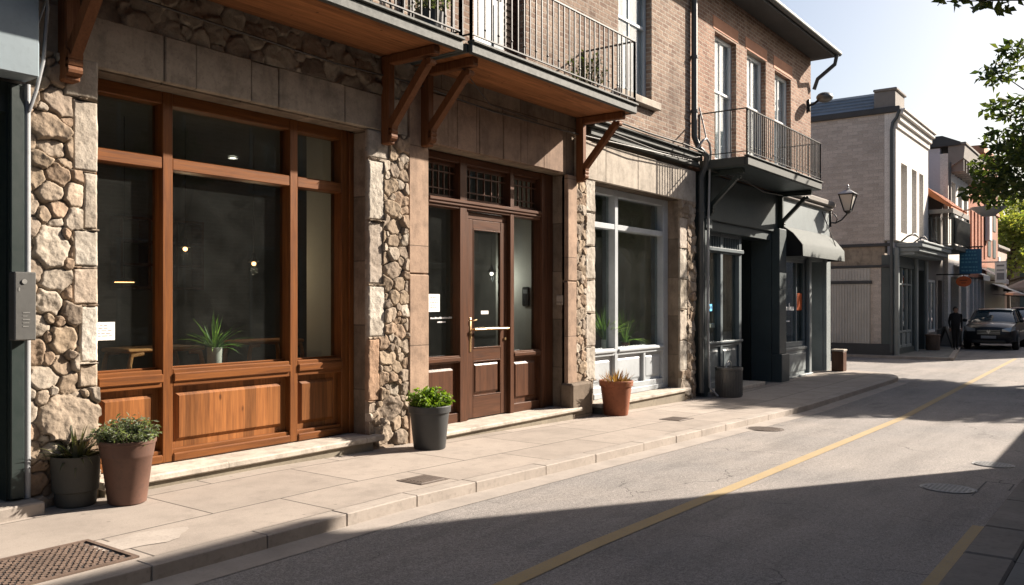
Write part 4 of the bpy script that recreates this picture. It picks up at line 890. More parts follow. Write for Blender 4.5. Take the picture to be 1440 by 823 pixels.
mb = MB(); mb.prism([(30.74, 8.31), (32.2, 9.15), (32.2, 8.9), (30.9, 8.31)], 1, 7.45, 16)
for z in (8.45, 8.62, 8.8, 8.97): mb.box(30.76 + (z - 8.31) * 1.74 - .03, 30.76 + (z - 8.31) * 1.74 + .03, 7.46, 16, z - .015, z + .035)
obj('metal_roof', mb, M['roofmetal'], CB)
mb = MB(); mb.box(30.8, 32.2, 6.76, 7.44, 8.301, 8.86, .02); mb.box(30.75, 32.25, 6.70, 7.46, 8.861, 8.95, .02); mb.box(32.2, 36.1, 7.0, 16, 8.2, 8.4); obj('parapet', mb, M['greyrender'], CB)
mb = grid_wall(30.8, 36.12, 3.8, 8.2, 6.74, 7.1, [(31.55, 32.5, 4.1, 6.5), (33.25, 34.05, 4.1, 6.5), (34.5, 35.25, 4.1, 6.5)]); obj('white_front', mb, M['whitewall'], CB)
for a, b in ((31.55, 32.5), (33.25, 34.05), (34.5, 35.25)): sash('window', CB, a, b, 4.1, 6.5, 7.0, None, 'shutter_beige' if 'shutter_beige' in M else 'greyrender', 0, False)
mb = MB(); mb.box(30.75, 36.2, 6.50, 6.74, 8.0, 8.14, .02); mb.box(30.8, 36.15, 6.60, 6.74, 7.80, 7.999, .02); mb.box(30.8, 36.15, 6.68, 6.74, 7.6, 7.799, .01); mb.box(30.75, 36.2, 6.44, 6.75, 8.141, 8.2, .01); mb.box(31.0, 36.15, 6.72, 7.0, 8.201, 8.34, .01)
obj('cornice', mb, M['whitewall'], CB)
mb = MB(); mb.tube([(30.74, 6.62, 8.15), (30.72, 6.70, 7.9), (30.72, 6.82, 7.75), (30.72, 6.86, 7.5), (30.72, 6.86, 0)], .055, 10)
obj('downpipe', mb, M['pipe'], CB, smooth=45)
mb = grid_wall(30.81, 36.1, -.3, 3.3, 6.80, 7.2, [(31.5, 33.9, .1, 2.9), (34.4, 35.7, -.31, 2.9)]); obj('shopfront_wall', mb, M['fascia'], CB)
mb = MB(); mb.box(30.95, 36.3, 5.95, 6.79, 3.55, 3.70, .02); mb.box(31.0, 36.25, 6.05, 6.79, 3.40, 3.549, .02); mb.box(31.05, 36.2, 6.2, 6.79, 3.301, 3.399, .01); mb.box(30.95, 36.3, 5.9, 6.1, 3.701, 3.76, .01); obj('canopy', mb, M['slate_lt'], CB)
f = MB()
for x in (31.52, 32.3, 33.05, 33.78): f.box(x, x + .1, 6.86, 6.95, .1, 2.9, .005)
for a in (31.62, 32.4, 33.15): f.box(a, a + .65, 6.87, 6.95, .62, .70, .005); f.box(a, a + .65, 6.87, 6.95, 2.3, 2.36, .005); f.box(a, a + .65, 6.87, 6.95, .1, .2, .005); f.box(a + .1, a + .55, 6.895, 6.91, .2, .6)
w = obj('shop_window', f, M['slate_lt'], CB); g = MB(); g.box(31.6, 33.85, 6.91, 6.916, .62, 2.85); obj('glass', g, M['glass'], w)
room(CB, 31.05, 36.0, 7.2, 11, 0, 3.2, M['interior'])
mb = MB(); mb.box(30.82, 31.0, 6.66, 6.84, -.2, 3.54, .01); mb.box(34.0, 34.3, 6.72, 6.799, -.2, 3.29, .01); mb.box(35.8, 36.1, 6.72, 6.799, -.2, 3.29, .01); obj('pilaster', mb, M['slate_lt'], CB)
mb = MB()
for x, s_ in ((31.4, .35), (33.1, .22), (34.9, .3)): mb.tube([(x, 6.70, 3.78), (x + .05, 6.5, 3.95), (x + s_, 6.35, 4.05), (x + s_ * 2, 6.3, 3.95)], .03, 6)
obj('spotlight_arm', mb, M['iron'], CB, smooth=60)
# ------------------------------------------------------------------ infill house with tiled canopy and balcony
IB = thing('balcony_house', 'low house with an orange tiled canopy over an iron balcony next to the white front', 'building', (38, 6.8, -.1))
mb = grid_wall(36.15, 40, -.3, 5.9, 6.85, 7.2, [(36.6, 37.6, 4.0, 5.2), (38.2, 39.3, 4.0, 5.2), (36.7, 38.3, .5, 2.6), (38.7, 39.6, -.31, 2.6)]); obj('wall', mb, M['greyrender'], IB)
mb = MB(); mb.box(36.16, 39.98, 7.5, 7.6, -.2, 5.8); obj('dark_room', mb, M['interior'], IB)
for a, b in ((36.6, 37.6), (38.2, 39.3)): sash('window', IB, a, b, 4.0, 5.2, 6.98, None, 'white', 1, True)
mb = MB(); mb.prism([(6.86, 6.15), (5.95, 5.38), (5.95, 5.30), (6.86, 5.9)], 0, 36.25, 39.9)
for i in range(19): mb.bar((36.35 + i * .19, 6.84, 6.16), (36.35 + i * .19, 5.93, 5.39), .07, .05)
obj('tiled_canopy', mb, M['rooftile'], IB)
mb = MB(); mb.box(36.2, 39.95, 5.88, 5.96, 5.1, 5.30, .01); mb.box(36.2, 36.3, 5.95, 6.84, 5.12, 5.28); obj('canopy_edge', mb, M['greyrender'], IB)
mb = MB(); mb.box(36.22, 39.9, 5.80, 6.84, 3.70, 3.88, .01)
D4 = obj('balcony', mb, M['lead'], IB); mb = MB(); railing(mb, (36.25, 5.85, 0), (39.85, 5.85, 0), 3.88, 4.95, .14, r=.012); railing(mb, (36.25, 5.85, 0), (36.25, 6.8, 0), 3.88, 4.95, .14, r=.012); obj('railing', mb, M['pipe'], D4)
mb = MB()
for x in (36.3, 39.8): mb.box(x - .05, x + .05, 5.86, 5.96, 3.88, 5.1)
obj('canopy_post', mb, M['darkgreen'], IB)
f = MB()
for x in (36.7, 37.45, 38.2): f.box(x, x + .09, 6.88, 6.96, .5, 2.6)
f.box(36.7, 38.3, 6.881, 6.96, 2.5, 2.6); f.box(36.7, 38.3, 6.881, 6.96, .5, .6); w = obj('shop_window', f, M['white'], IB); g = MB(); g.box(36.75, 38.25, 6.92, 6.926, .55, 2.55); obj('glass', g, M['glass'], w)
# ------------------------------------------------------------------ tall white gabled house
WH = thing('white_house', 'tall pale house with a blank side wall and a bracketed dark cornice', 'building', (42.5, 6.7, -.1))
mb = MB(); mb.box(40.02, 40.4, 7.001, 15, -.3, 8.25); obj('side_wall', mb, M['palewall'], WH)
mb = grid_wall(40.02, 45.2, -.3, 8.0, 6.69, 7.0, [(40.8, 41.8, 4.0, 6.9), (42.4, 43.4, 4.0, 6.9), (43.9, 44.8, 4.0, 6.9), (40.6, 42.6, .5, 2.8), (43.2, 44.6, -.31, 2.8)]); obj('front_wall', mb, M['whitewall'], WH)
for a, b in ((40.8, 41.8), (42.4, 43.4), (43.9, 44.8)): sash('window', WH, a, b, 4.0, 6.9, 6.85, None, 'slate', 0, False)
mb = MB(); mb.box(40.6, 44.6, 7.3, 7.4, -.2, 2.9); obj('dark_room', mb, M['interior'], WH)
mb = MB(); mb.prism([(6.69, 7.35), (6.1, 7.75), (6.05, 8.3), (6.69, 8.3)], 0, 40.0, 45.25); mb.box(39.95, 45.3, 6.0, 6.3, 8.301, 8.42, .02)
for i in range(8): mb.box(40.15 + i * .68, 40.3 + i * .68, 6.12, 6.68, 7.2, 7.72, .02)
obj('cornice', mb, M['greyrender'], WH)
mb = MB(); mb.prism([(6.2, 8.43), (6.9, 8.75), (15, 8.6), (15, 8.2), (6.2, 8.31)], 0, 39.9, 45.3); obj('roof', mb, M['darkbase'], WH)
mb = MB(); mb.tube([(40.0, 6.62, 7.6), (40.0, 6.62, 5.2)], .05, 8); obj('downpipe', mb, M['pipe'], WH)
# ------------------------------------------------------------------ salmon terrace
SH = thing('salmon_house', 'salmon brick terrace with tall narrow windows and a white parapet section', 'building', (49, 6.7, -.1))
wins = [(45.6 + i * 1.05, 46.1 + i * 1.05, 3.9, 6.1) for i in range(5)]
mb = grid_wall(45.25, 51.0, 2.9, 7.3, 6.68, 7.0, wins); obj('front_wall', mb, M['salmon'], SH)
mb = MB(); mb.box(45.25, 51.0, 6.9, 7.0, -.3, 2.9); mb.box(45.3, 51.0, 7.001, 14, -.3, 7.3); obj('rear_wall', mb, M['interior'], SH)
for q in wins: sash('window', SH, *q[:4], 6.84, None, 'white', 0, False)
mb = MB(); mb.box(45.2, 51.1, 6.5, 6.75, 7.301, 7.55, .02); obj('cornice', mb, M['salmon'], SH)
mb = MB(); mb.box(50.2, 51.1, 6.45, 6.66, 4.9, 6.9, .02); obj('white_panel', mb, M['white'], SH)
mb = MB()
for i in range(5): mb.box(45.4 + i * 1.2, 45.55 + i * 1.2, 6.7, 6.89, -.2, 2.9)
obj('shop_pier', mb, M['whitewall'], SH)
TB = thing('brown_apartment_block', 'brown-red block with stepped flat roofs rising behind the salmon terrace', 'building', (60, 9, -.1))
mb = MB(); mb.box(58, 66, 8.0, 13, -.3, 10.6); obj('wall', mb, M['brownwall'], TB); mb = MB(); mb.box(51.05, 60, 6.9, 7.99, -.3, 3.6); obj('shop_base', mb, M['darkgreen'], TB)
mb = MB(); mb.box(57.6, 66.4, 7.7, 13.3, 10.6, 11.1, .05); mb.box(57.7, 66.3, 7.8, 13.2, 9.0, 9.3, .05); mb.box(57.8, 66.2, 7.9, 13.1, 7.4, 7.7, .05); obj('roof_slab', mb, M['lintel_red'], TB)
mb = MB()
for i in range(3):
    for j in range(3): mb.box(59 + i * 2.3, 60.2 + i * 2.3, 7.96, 7.999, 4.6 + j * 1.75, 5.8 + j * 1.75)
    mb.box(57.96, 57.999, 8.5 + i * 1.5, 9.3 + i * 1.5, 9.5, 10.3)
obj('window', mb, M['slate'], TB)
PB = thing('pink_cottage', 'small pinkish house with one upper window, far down the street', 'building', (72, 8, -.1))
mb = MB(); mb.box(70, 76, 8.6, 14, -.3, 5.6); obj('wall', mb, paint('pink_render', (.42, .31, .27), .9), PB); mb = MB(); mb.box(69.7, 76.3, 8.4, 14.2, 5.601, 5.85, .05); obj('roof', mb, M['greyrender'], PB)
mb = MB(); mb.box(69.94, 69.999, 8.9, 9.5, 4.0, 5.2, .02); mb.box(71, 72, 8.54, 8.599, 3.8, 5.0); obj('window', mb, M['white'], PB)
# shops filling the far side of the row, ground floor awnings
def far_awning(x0, x1, z, label, mat, out=1.0, drop=.45, g=None, y=6.66):
    t = thing('shop_awning', label, 'awning', ((x0 + x1) / 2, y, z), group=g)
    a = MB(); a.prism([(y, z), (y - out, z - drop), (y - out, z - drop - .22), (y - out + .02, z - drop - .22), (y - out + .02, z - drop - .02), (y, z - .03)], 0, x0, x1); obj('canopy', a, mat, t)
    a = MB(); a.tube([(x0 + .03, y, z - .6), (x0 + .03, y - out, z - drop - .1)], .015, 6); a.tube([(x1 - .03, y, z - .6), (x1 - .03, y - out, z - drop - .1)], .015, 6); obj('arm', a, M['iron'], t); return t
far_awning(41.2, 43.0, 3.35, 'sunlit white canvas awning beyond the blue hanging sign, nearest of the far shop awnings', M['whitecanvas'], 1.15, .5)
far_awning(48.5, 50.8, 3.45, 'white awning behind the orange oval sign, midway along the row', M['whitecanvas'], 1.0, .6)
far_awning(54.5, 59.0, 2.75, 'low white awning with a reddish underside at the far end of the shop row', M['whitecanvas'], 1.7, .7, y=6.88)
# hanging signs
t = thing('blue_hanging_sign', 'large square blue sign with rows of faint pale lettering hanging over the far pavement', 'sign', (38.6, 5.6, 3.0))
def V_(X, px): # y of a point at distance X seen at a photograph column (layout arithmetic, fixed numbers below)
    return 0
mb = MB(); mb.box(38.56, 38.64, 5.24, 6.04, 2.84, 3.84, .01); obj('panel', mb, M['bluesign'], t)
mb = MB(); z = 3.70
for i in range(6):
    y = 5.96
    while y > 5.42:
        w = rnd.uniform(.04, .12); mb.box(38.545, 38.5595, y - w, y, z, z + .06); y -= w + .04
    z -= .14 if i != 3 else .2
obj('lettering', mb, paint('pale_blue_ink', (.12, .35, .45), .6), t)
mb = MB(); mb.tube([(38.6, 6.84, 3.92), (38.6, 5.2, 3.92)], .03, 8); mb.tube([(38.6, 5.35, 3.92), (38.6, 5.35, 3.83)], .015, 6); mb.tube([(38.6, 5.9, 3.92), (38.6, 5.9, 3.83)], .015, 6); obj('bracket', mb, M['iron'], t)
t = thing('orange_oval_sign', 'glossy orange oval sign hanging below the blue one', 'sign', (38.3, 5.7, 2.4))
mb = MB(); pts = [(5.84 + .28 * math.cos(q), 2.53 + .21 * math.sin(q)) for q in [i * math.pi / 14 for i in range(28)]]; mb.prism(pts, 0, 38.27, 38.33); obj('panel', mb, M['orange'], t)
mb = MB(); mb.box(38.255, 38.2695, 5.7, 5.98, 2.55, 2.60); mb.box(38.255, 38.2695, 5.76, 5.92, 2.45, 2.49); obj('lettering', mb, paint('dark_orange_ink', (.30, .06, .02), .5), t)
mb = MB(); mb.tube([(38.3, 6.84, 2.82), (38.3, 5.6, 2.82)], .025, 8); mb.tube([(38.3, 5.84, 2.82), (38.3, 5.84, 2.73)], .015, 6); obj('bracket', mb, M['iron'], t)
t = thing('white_notice_sign', 'white upright sign with grey print projecting from the row behind the dark car', 'sign', (46.5, 6.6, 3.6))
mb = MB(); mb.tube([(46.44, 6.68, 3.62), (46.44, 5.25, 3.62)], .03, 8); obj('bracket', mb, M['greypipe'], t)
mb = MB(); mb.box(46.42, 46.46, 5.27, 5.75, 2.62, 3.60, .01); obj('panel', mb, M['paper'], t)
mb = MB()
for z, h in ((3.35, .08), (3.15, .05), (2.72, .32)): mb.box(46.405, 46.4195, 5.36, 5.67, z + .05, z + h + .05)
obj('print', mb, M['ink'], t)
# dish street lamp hanging over the street
t = thing('dish_street_lamp', 'pale upturned dish street lamp on a long horizontal arm', 'street lamp', (36.0, 6.0, 5.0))
mb = MB(); mb.tube([(40.1, 6.66, 5.44), (38.9, 5.8, 5.44), (37.6, 4.88, 5.44)], .03, 8); obj('arm', mb, M['greypipe'], t)
mb = MB(); mb.lathe([(.04, -.36), (.22, -.34), (.40, -.2), (.62, -.02), (.63, 0), (.08, .05), (.02, .12)], 37.6, 4.88, 5.38, 24); obj('lamp_dish', mb, M['greypipe'], t, smooth=50)
# parasol and canopy beyond
t = thing('parasol', 'beige market parasol beyond the parked cars', 'parasol', (58, 5.2, -.22))
mb = MB(); mb.tube([(58, 5.0, -.22), (58, 5.0, 3.4)], .04, 8); obj('pole', mb, M['bark'], t)
mb = MB(); mb.lathe([(1.75, 2.55), (1.74, 2.75), (.9, 3.15), (.05, 3.5), (.03, 3.5)], 58, 5.0, -.22, 8, cap=False); obj('canopy', mb, M['beige'], t)
t = thing('parasol', 'flat white market parasol under and behind the beige one', 'parasol', (63, 5.0, -.22))
mb = MB(); mb.tube([(63, 5.3, -.22), (63, 5.3, 2.9)], .04, 8); obj('pole', mb, M['bark'], t)
mb = MB(); mb.lathe([(1.9, 2.35), (1.88, 2.5), (.9, 2.75), (.05, 2.95)], 63, 5.3, -.22, 8, cap=False); obj('canopy', mb, M['whitecanvas'], t)
# ------------------------------------------------------------------ buildings on the photographer's side (they cast the street's shade)
RB = thing('near_side_building', 'brick building on the near pavement behind the camera whose shadow falls on the road', 'building', (0, -1.0, .1))
zt = 7.05
mb = MB(); mb.box(-14, 14.85, -11, -1.0, -.4, 6.8); obj('wall', mb, M['brick'], RB)
mb = MB(); mb.box(-14.1, 14.93, -11, -.88, 6.801, zt, .03); obj('parapet', mb, M['greyrender'], RB)
for i in range(9):
    for z0, z1 in ((.9, 2.9), (4.0, 6.2)):
        f = MB(); molding(f, -12 + i * 2.9, -10.6 + i * 2.9, z0, z1, -.97, .07); w = obj('window', f, M['slate_lt'], RB); g = MB(); g.box(-11.93 + i * 2.9, -10.67 + i * 2.9, -.998, -.99, z0 + .06, z1 - .06); obj('pane', g, M['glass2'], w)
SBK = thing('set_back_building', 'dark brick building standing back behind the low wall on the near side', 'building', (30, -8, -.1))
mb = MB(); mb.box(16, 64, -16, -8, -.4, 8.6); obj('wall', mb, M['brick'], SBK); mb = MB(); mb.box(15.9, 64.1, -16.1, -7.8, 8.601, 8.9, .03); obj('cornice', mb, M['greyrender'], SBK)
for i in range(15):
    for z0 in (.9, 3.7, 6.2):
        f = MB(); molding(f, 17 + i * 3.1, 18.3 + i * 3.1, z0, z0 + 1.8, -7.97, .07); w = obj('window', f, M['slate_lt'], SBK); g = MB(); g.box(17.05 + i * 3.1, 18.25 + i * 3.1, -7.998, -7.99, z0 + .05, z0 + 1.75); obj('pane', g, M['glass2'], w)
GWL = thing('garden_wall', 'low rendered boundary wall on the near pavement', 'wall', (18, -1.1, -.1))
mb = MB(); mb.box(14.95, 23, -1.3, -1.05, -.4, 2.6); obj('wall', mb, M['greyrender'], GWL); mb = MB(); mb.box(14.94, 23.05, -1.36, -.99, 2.601, 2.75, .02); obj('coping', mb, M['pale'], GWL)
R2 = thing('far_side_building', 'tall rendered building on the near side farther down the street', 'building', (60, -1.2, -.2))
mb = MB(); mb.box(48.9, 84, -4.7, -1.2, -.4, 12.5); obj('wall', mb, M['whitewall'], R2); mb = MB(); mb.box(48.8, 84.1, -4.8, -1.05, 12.501, 12.8, .03); obj('cornice', mb, M['greyrender'], R2)
for i in range(12):
    for z0 in (.6, 3.9, 7.0, 9.6):
        f = MB(); molding(f, 49.8 + i * 2.8, 51.0 + i * 2.8, z0, z0 + 1.9, -1.17, .07); w = obj('window', f, M['slate_lt'], R2); g = MB(); g.box(49.85 + i * 2.8, 50.95 + i * 2.8, -1.198, -1.19, z0 + .05, z0 + 1.85); obj('pane', g, M['glass2'], w)

ET = thing('end_terrace', 'shaded brick terrace closing the far end of the street behind the trees', 'building', (118, 8, -.2))
mb = MB(); mb.box(118, 124, -6, 34, -.4, 6.2); obj('wall', mb, M['brick'], ET); mb = MB(); mb.prism([(117.6, 6.201), (121, 8.2), (124.4, 6.201)], 1, -6.3, 34.3); obj('roof', mb, M['rooftop'], ET)
for i in range(10):
    for z0 in (.8, 3.6): mb = MB(); mb.box(117.94, 117.999, -4 + i * 3.7, -2.8 + i * 3.7, z0, z0 + 1.7, .02); obj('window', mb, M['slate'], ET)
# ------------------------------------------------------------------ foliage
def leaves(name, pts, size, mat, parent, local=False, seed=0, up=.3, aspect=.5, label=None):
    """many small folded leaves at the given points"""
    rs = np.random.RandomState(seed); P = np.array(pts, dtype=float); n = len(P)
    if parent is not None and not local: P = P - np.array(rootof(parent).location)
    d = rs.normal(size=(n, 3)); d[:, 2] = d[:, 2] * .6 - .15; d /= np.linalg.norm(d, axis=1)[:, None]
    h = rs.normal(size=(n, 3)); h[:, 2] += up; s_ = np.cross(d, h); s_ /= np.linalg.norm(s_, axis=1)[:, None] + 1e-9; nn = np.cross(s_, d)
    L = size * rs.uniform(.6, 1.3, n)[:, None]; W = L * aspect
    a = P; b = P + d * L * .5 + s_ * W * .5 + nn * L * .08; c_ = P + d * L - nn * L * .08; e = P + d * L * .5 - s_ * W * .5 + nn * L * .08
    V = np.stack([a, b, c_, e], 1).reshape(-1, 3); me = bpy.data.meshes.new(name)
    F = []; 
    for i in range(n): F += [(4 * i, 4 * i + 1, 4 * i + 2), (4 * i, 4 * i + 2, 4 * i + 3)]
    me.from_pydata(V.tolist(), [], F); cl_ = np.repeat(rs.beta(1.6, 2.2, n), 4)
    at = me.color_attributes.new('Col', 'FLOAT_COLOR', 'POINT'); C = np.stack([cl_, cl_, cl_, np.ones_like(cl_)], 1).astype(np.float32); at.data.foreach_set('color', C.ravel())
    me.materials.append(mat); o = bpy.data.objects.new(name, me); COL.objects.link(o); o.parent = parent
    if label: o['label'] = label
    return o
def tree(name, label, loc, th, crown, rc, nlimb, nclump, nleaf, lsize, mat, seed, group=None, trunk_r=.18, squash=.8, cr=.75, cat='tree', extra=()):
    """crown: (dx,dy,z) centre; clumps of leaves hang at the ends of forking limbs"""
    rs = np.random.RandomState(seed); t = thing(name, label, cat, loc, group=group); b = MB(); top = Vector((crown[0] * .5, crown[1] * .5, crown[2] - rc * squash * .3))
    b.tube([(0, 0, -.3), (.03, .02, th * .5), (top.x * .5, top.y * .5, th), tuple(top)], [trunk_r * 1.25, trunk_r, trunk_r * .8, trunk_r * .45], 10)
    cl_ = []; cc = Vector(crown)
    for i in range(nlimb):
        v = Vector(rs.normal(size=3)).normalized(); v.z = abs(v.z) * .9 - .25; e = cc + Vector((v.x * rc * .72, v.y * rc * .72, v.z * rc * squash * .85)); s0 = Vector((top.x * .5, top.y * .5, th)).lerp(top, rs.uniform(0, 1)); m_ = s0.lerp(e, .5) + Vector(rs.normal(size=3)) * rc * .07
        b.tube([s0, m_, e], [trunk_r * .4, trunk_r * .24, trunk_r * .08], 6)
        for j in range(nclump):
            w = Vector(rs.normal(size=3)).normalized() * rs.uniform(.15, .5) * rc; w.z *= .7; c_ = (m_.lerp(e, rs.uniform(.4, 1.1))) + w; b.tube([m_.lerp(e, rs.uniform(.3, .9)), c_], [trunk_r * .1, trunk_r * .03], 4, cap=False); cl_.append((c_, rs.uniform(.14, .3) * rc * cr))
    for (q, r) in extra: cl_.append((Vector(q) - Vector(loc), r)); b.tube([Vector((top.x * .7, top.y * .7, top.z)), Vector(q) - Vector(loc)], [trunk_r * .2, trunk_r * .05], 5, cap=False)
    obj('trunk', b, M['bark'], t, True, smooth=60); pts = []
    for c_, r in cl_:
        k_ = max(6, int(nleaf * (r / (rc * .22)) ** 2)); g = rs.normal(size=(k_, 3)); g /= np.linalg.norm(g, axis=1)[:, None]; g *= (rs.uniform(.2, 1, k_) ** .5 * r)[:, None]; g[:, 2] *= .55; pts += (g + np.array(c_)).tolist()
    leaves('crown', pts, lsize, mat, t, True, seed + 1); return t
# street tree on the near pavement
tree('street_tree', 'large broad-leaved tree on the near pavement hanging into the view on the right', (26.9, -.3, -.1), 2.9, (0.3, .1, 5.55), 3.3, 34, 10, 280, .21, M['leaf_dark'], 5, trunk_r=.2, squash=.68,
     extra=[((23.0, 2.75, 7.1), .5), ((23.4, 2.6, 6.3), .6), ((23.4, 2.7, 5.6), .55), ((24.2, 3.0, 4.8), .5), ((24.2, 2.8, 4.6), .6), ((24.6, 3.5, 4.5), .35), ((23.8, 2.6, 5.2), .6), ((23.2, 2.4, 7.6), .45)])
tree('street_tree', 'slim street tree whose twig tips just reach the top right corner', (9.3, -.55, .0), 2.6, (-.5, .65, 4.45), .8, 10, 6, 60, .10, M['leaf_dark'], 19, trunk_r=.08, extra=[((7.85, 1.10, 4.16), .10), ((7.95, .92, 4.16), .16), ((7.6, 1.28, 4.12), .07)])
# trees closing the street
FT = [((84, 9.5, -.2), 7.0, 4.6, 31), ((92, 14, -.2), 8.5, 5.2, 32), ((80, 4.5, -.2), 5.6, 3.6, 33), ((98, 8, -.2), 9.2, 5.5, 34), ((104, 1.5, -.2), 8.0, 5.5, 35), ((68, 1.0, -.2), 6.0, 2.6, 36), ((110, 16, -.2), 11, 6.5, 37)]
FL = ['yellow-green tree closing the street, directly behind the pink cottage', 'tall far tree rising above the roofs of the cottage and the salmon terrace', 'dark round tree at the bend just beyond the parasols', 'high crowned far tree in the middle of the row closing the street', 'far tree at the right end of the row, cut by the picture edge', 'nearer small tree beside the far tall rendered building', 'farthest and tallest pale tree above the others']
for (l, z, r, sd), lb in zip(FT, FL): tree('far_tree', lb, l, z * .45, (0, 0, z), r, 14, 7, 60, .42, M['leaf_far'], sd, 'trees closing the end of the street', trunk_r=.3, cr=1.0)

# ------------------------------------------------------------------ potted plants
def pot_shell(prof, n=40):
    mb = MB(); mb.lathe(prof, n=n, cap=False); m = len(prof); mb.f.append(tuple(range(n - 1, -1, -1))); return mb
def shrub(name, parent, r, z0, z1, n, size, mat, seed, stems=40, cx=0, cy=0, aspect=.45):
    rs = np.random.RandomState(seed); pts = []; st = MB()
    for i in range(stems):
        a = rs.uniform(0, 2 * math.pi); q = r * math.sqrt(rs.uniform(0, 1)); h = (z1 - z0) * rs.uniform(.65, 1.05) * math.sqrt(max(.12, 1 - (q / r) ** 2 * .7)); tip = (cx + q * 1.0 * math.cos(a), cy + q * math.sin(a), z0 + h)
        st.tube([(cx + .5 * q * math.cos(a), cy + .5 * q * math.sin(a), z0 - .02), tip], [.004, .002], 4, cap=False)
        for k_ in range(n // stems):
            u = rs.uniform(.25, 1.05); pts.append((cx + q * (.5 + .5 * u) * math.cos(a) + rs.normal() * .014, cy + q * (.5 + .5 * u) * math.sin(a) + rs.normal() * .014, z0 + h * u + rs.normal() * .01))
    f = leaves(name, pts, size, mat, parent, True, seed, up=.8, aspect=aspect); obj('stem', st, M['bark'], f, True); return f
def blades(name, parent, n, L, w, mat, seed, z0, spread=.9, curve=.6, r0=.02, cx=0, cy=0):
    rs = np.random.RandomState(seed); mb = MB(); cols = []
    for i in range(n):
        a = rs.uniform(0, 2 * math.pi); tl = rs.uniform(.05, spread); l = L * rs.uniform(.65, 1.1); segs = 6; d = Vector((math.cos(a), math.sin(a), 0)); s_ = Vector((-math.sin(a), math.cos(a), 0)); o = len(mb.v); p = Vector((cx, cy, z0)) + d * r0 * rs.uniform(0, 1); ang = tl; c_ = rs.uniform(0, 1)
        for k_ in range(segs + 1):
            ww = w * (1 - (k_ / segs) ** 1.6) * .5 + .0006; mid = p - Vector((0, 0, ww * .5)); mb.v += [tuple(p + s_ * ww), tuple(mid), tuple(p - s_ * ww)]; cols += [(c_, c_, c_, 1)] * 3
            p = p + (d * math.sin(ang) + Vector((0, 0, math.cos(ang)))) * l / segs; ang += curve * tl * 2 / segs * rs.uniform(.7, 1.2)
        for k_ in range(segs):
            q = o + 3 * k_; mb.f += [(q, q + 1, q + 4, q + 3), (q + 1, q + 2, q + 5, q + 4)]
    return obj(name, mb, mat, parent, True, recalc=False, colors=cols)
def potted(label, loc, prof, potmat, group=None, name='potted_plant', soil_r=None, soil_z=None):
    t = thing(name, label, 'potted plant', loc, group=group); obj('pot', pot_shell(prof), M[potmat], t, True, smooth=40)
    s_ = MB(); s_.lathe([(soil_r, 0), (soil_r * .6, .012), (.001, .015)], 0, 0, soil_z, 24, cap=False); obj('soil', s_, M['soil'], t, True); return t
t = potted('tall brown rolled-rim pot with a low grey-green shrub beside the timber shopfront', (3.55, 6.36, .14), [(.125, 0), (.14, .01), (.185, .36), (.19, .365), (.192, .38), (.205, .465), (.212, .47), (.213, .49), (.205, .497), (.192, .49), (.185, .44), (.01, .43)], 'brownpot', soil_r=.187, soil_z=.445)
shrub('foliage', t, .25, .44, .66, 2600, .042, M['leaf_grey'], 41, 120, aspect=.35)
t = potted('dark grey pot with drooping dull foliage in the shade against the rubble pier', (3.28, 6.62, .14), [(.135, 0), (.145, .01), (.15, .11), (.165, .12), (.175, .38), (.178, .385), (.165, .385), (.16, .34), (.01, .33)], 'greenpot', soil_r=.16, soil_z=.345)
blades('foliage', t, 46, .30, .035, leafmat('dull_leaves', (.04, .05, .03), (.14, .13, .09)), 43, .34, 1.25, .9, .08)
t = potted('charcoal pot with a bright yellow-green leafy shrub left of the brown door', (7.0, 6.32, zp(7.0)), [(.165, 0), (.175, .012), (.215, .40), (.232, .405), (.236, .47), (.228, .478), (.215, .47), (.21, .42), (.01, .41)], 'blackpot', soil_r=.213, soil_z=.43)
shrub('foliage', t, .24, .42, .67, 2200, .05, M['leaf_bright'], 45, 100, aspect=.5)
t = potted('terracotta pot with a rusty spiky succulent below the grey window', (11.35, 6.45, zp(11.35)), [(.17, 0), (.18, .012), (.235, .44), (.255, .445), (.26, .52), (.25, .53), (.235, .52), (.23, .46), (.01, .45)], 'terra', soil_r=.235, soil_z=.47)
blades('foliage', t, 150, .25, .03, M['leaf_rust'], 47, .45, 1.35, .3, .17)
# plants standing inside the windows
t = potted('spiky green plant in a small white pot on the ledge inside the timber shopfront', (4.95, 7.28, 1.06), [(.064, 0), (.066, .005), (.072, .20), (.065, .20), (.063, .18), (.005, .175)], 'whitepot', soil_r=.063, soil_z=.178)
blades('foliage', t, 64, .36, .024, M['leaf_spike'], 51, .18, 1.2, .55, .03)
t = potted('bushy green plant in a small white pot behind the left pane of the grey window', (12.46, 7.30, .90), [(.05, 0), (.052, .005), (.06, .17), (.052, .17), (.05, .15), (.005, .145)], 'whitepot', soil_r=.05, soil_z=.148)
blades('foliage', t, 90, .58, .034, M['leaf_spike'], 53, .15, .8, .6, .03)
t = potted('low fan-leaved plant behind the right pane of the grey window', (13.25, 7.34, .90), [(.05, 0), (.06, .005), (.08, .09), (.07, .09), (.005, .08)], 'terra', soil_r=.068, soil_z=.082)
blades('foliage', t, 46, .58, .024, M['leaf_spike'], 55, .08, 1.1, .7, .03)
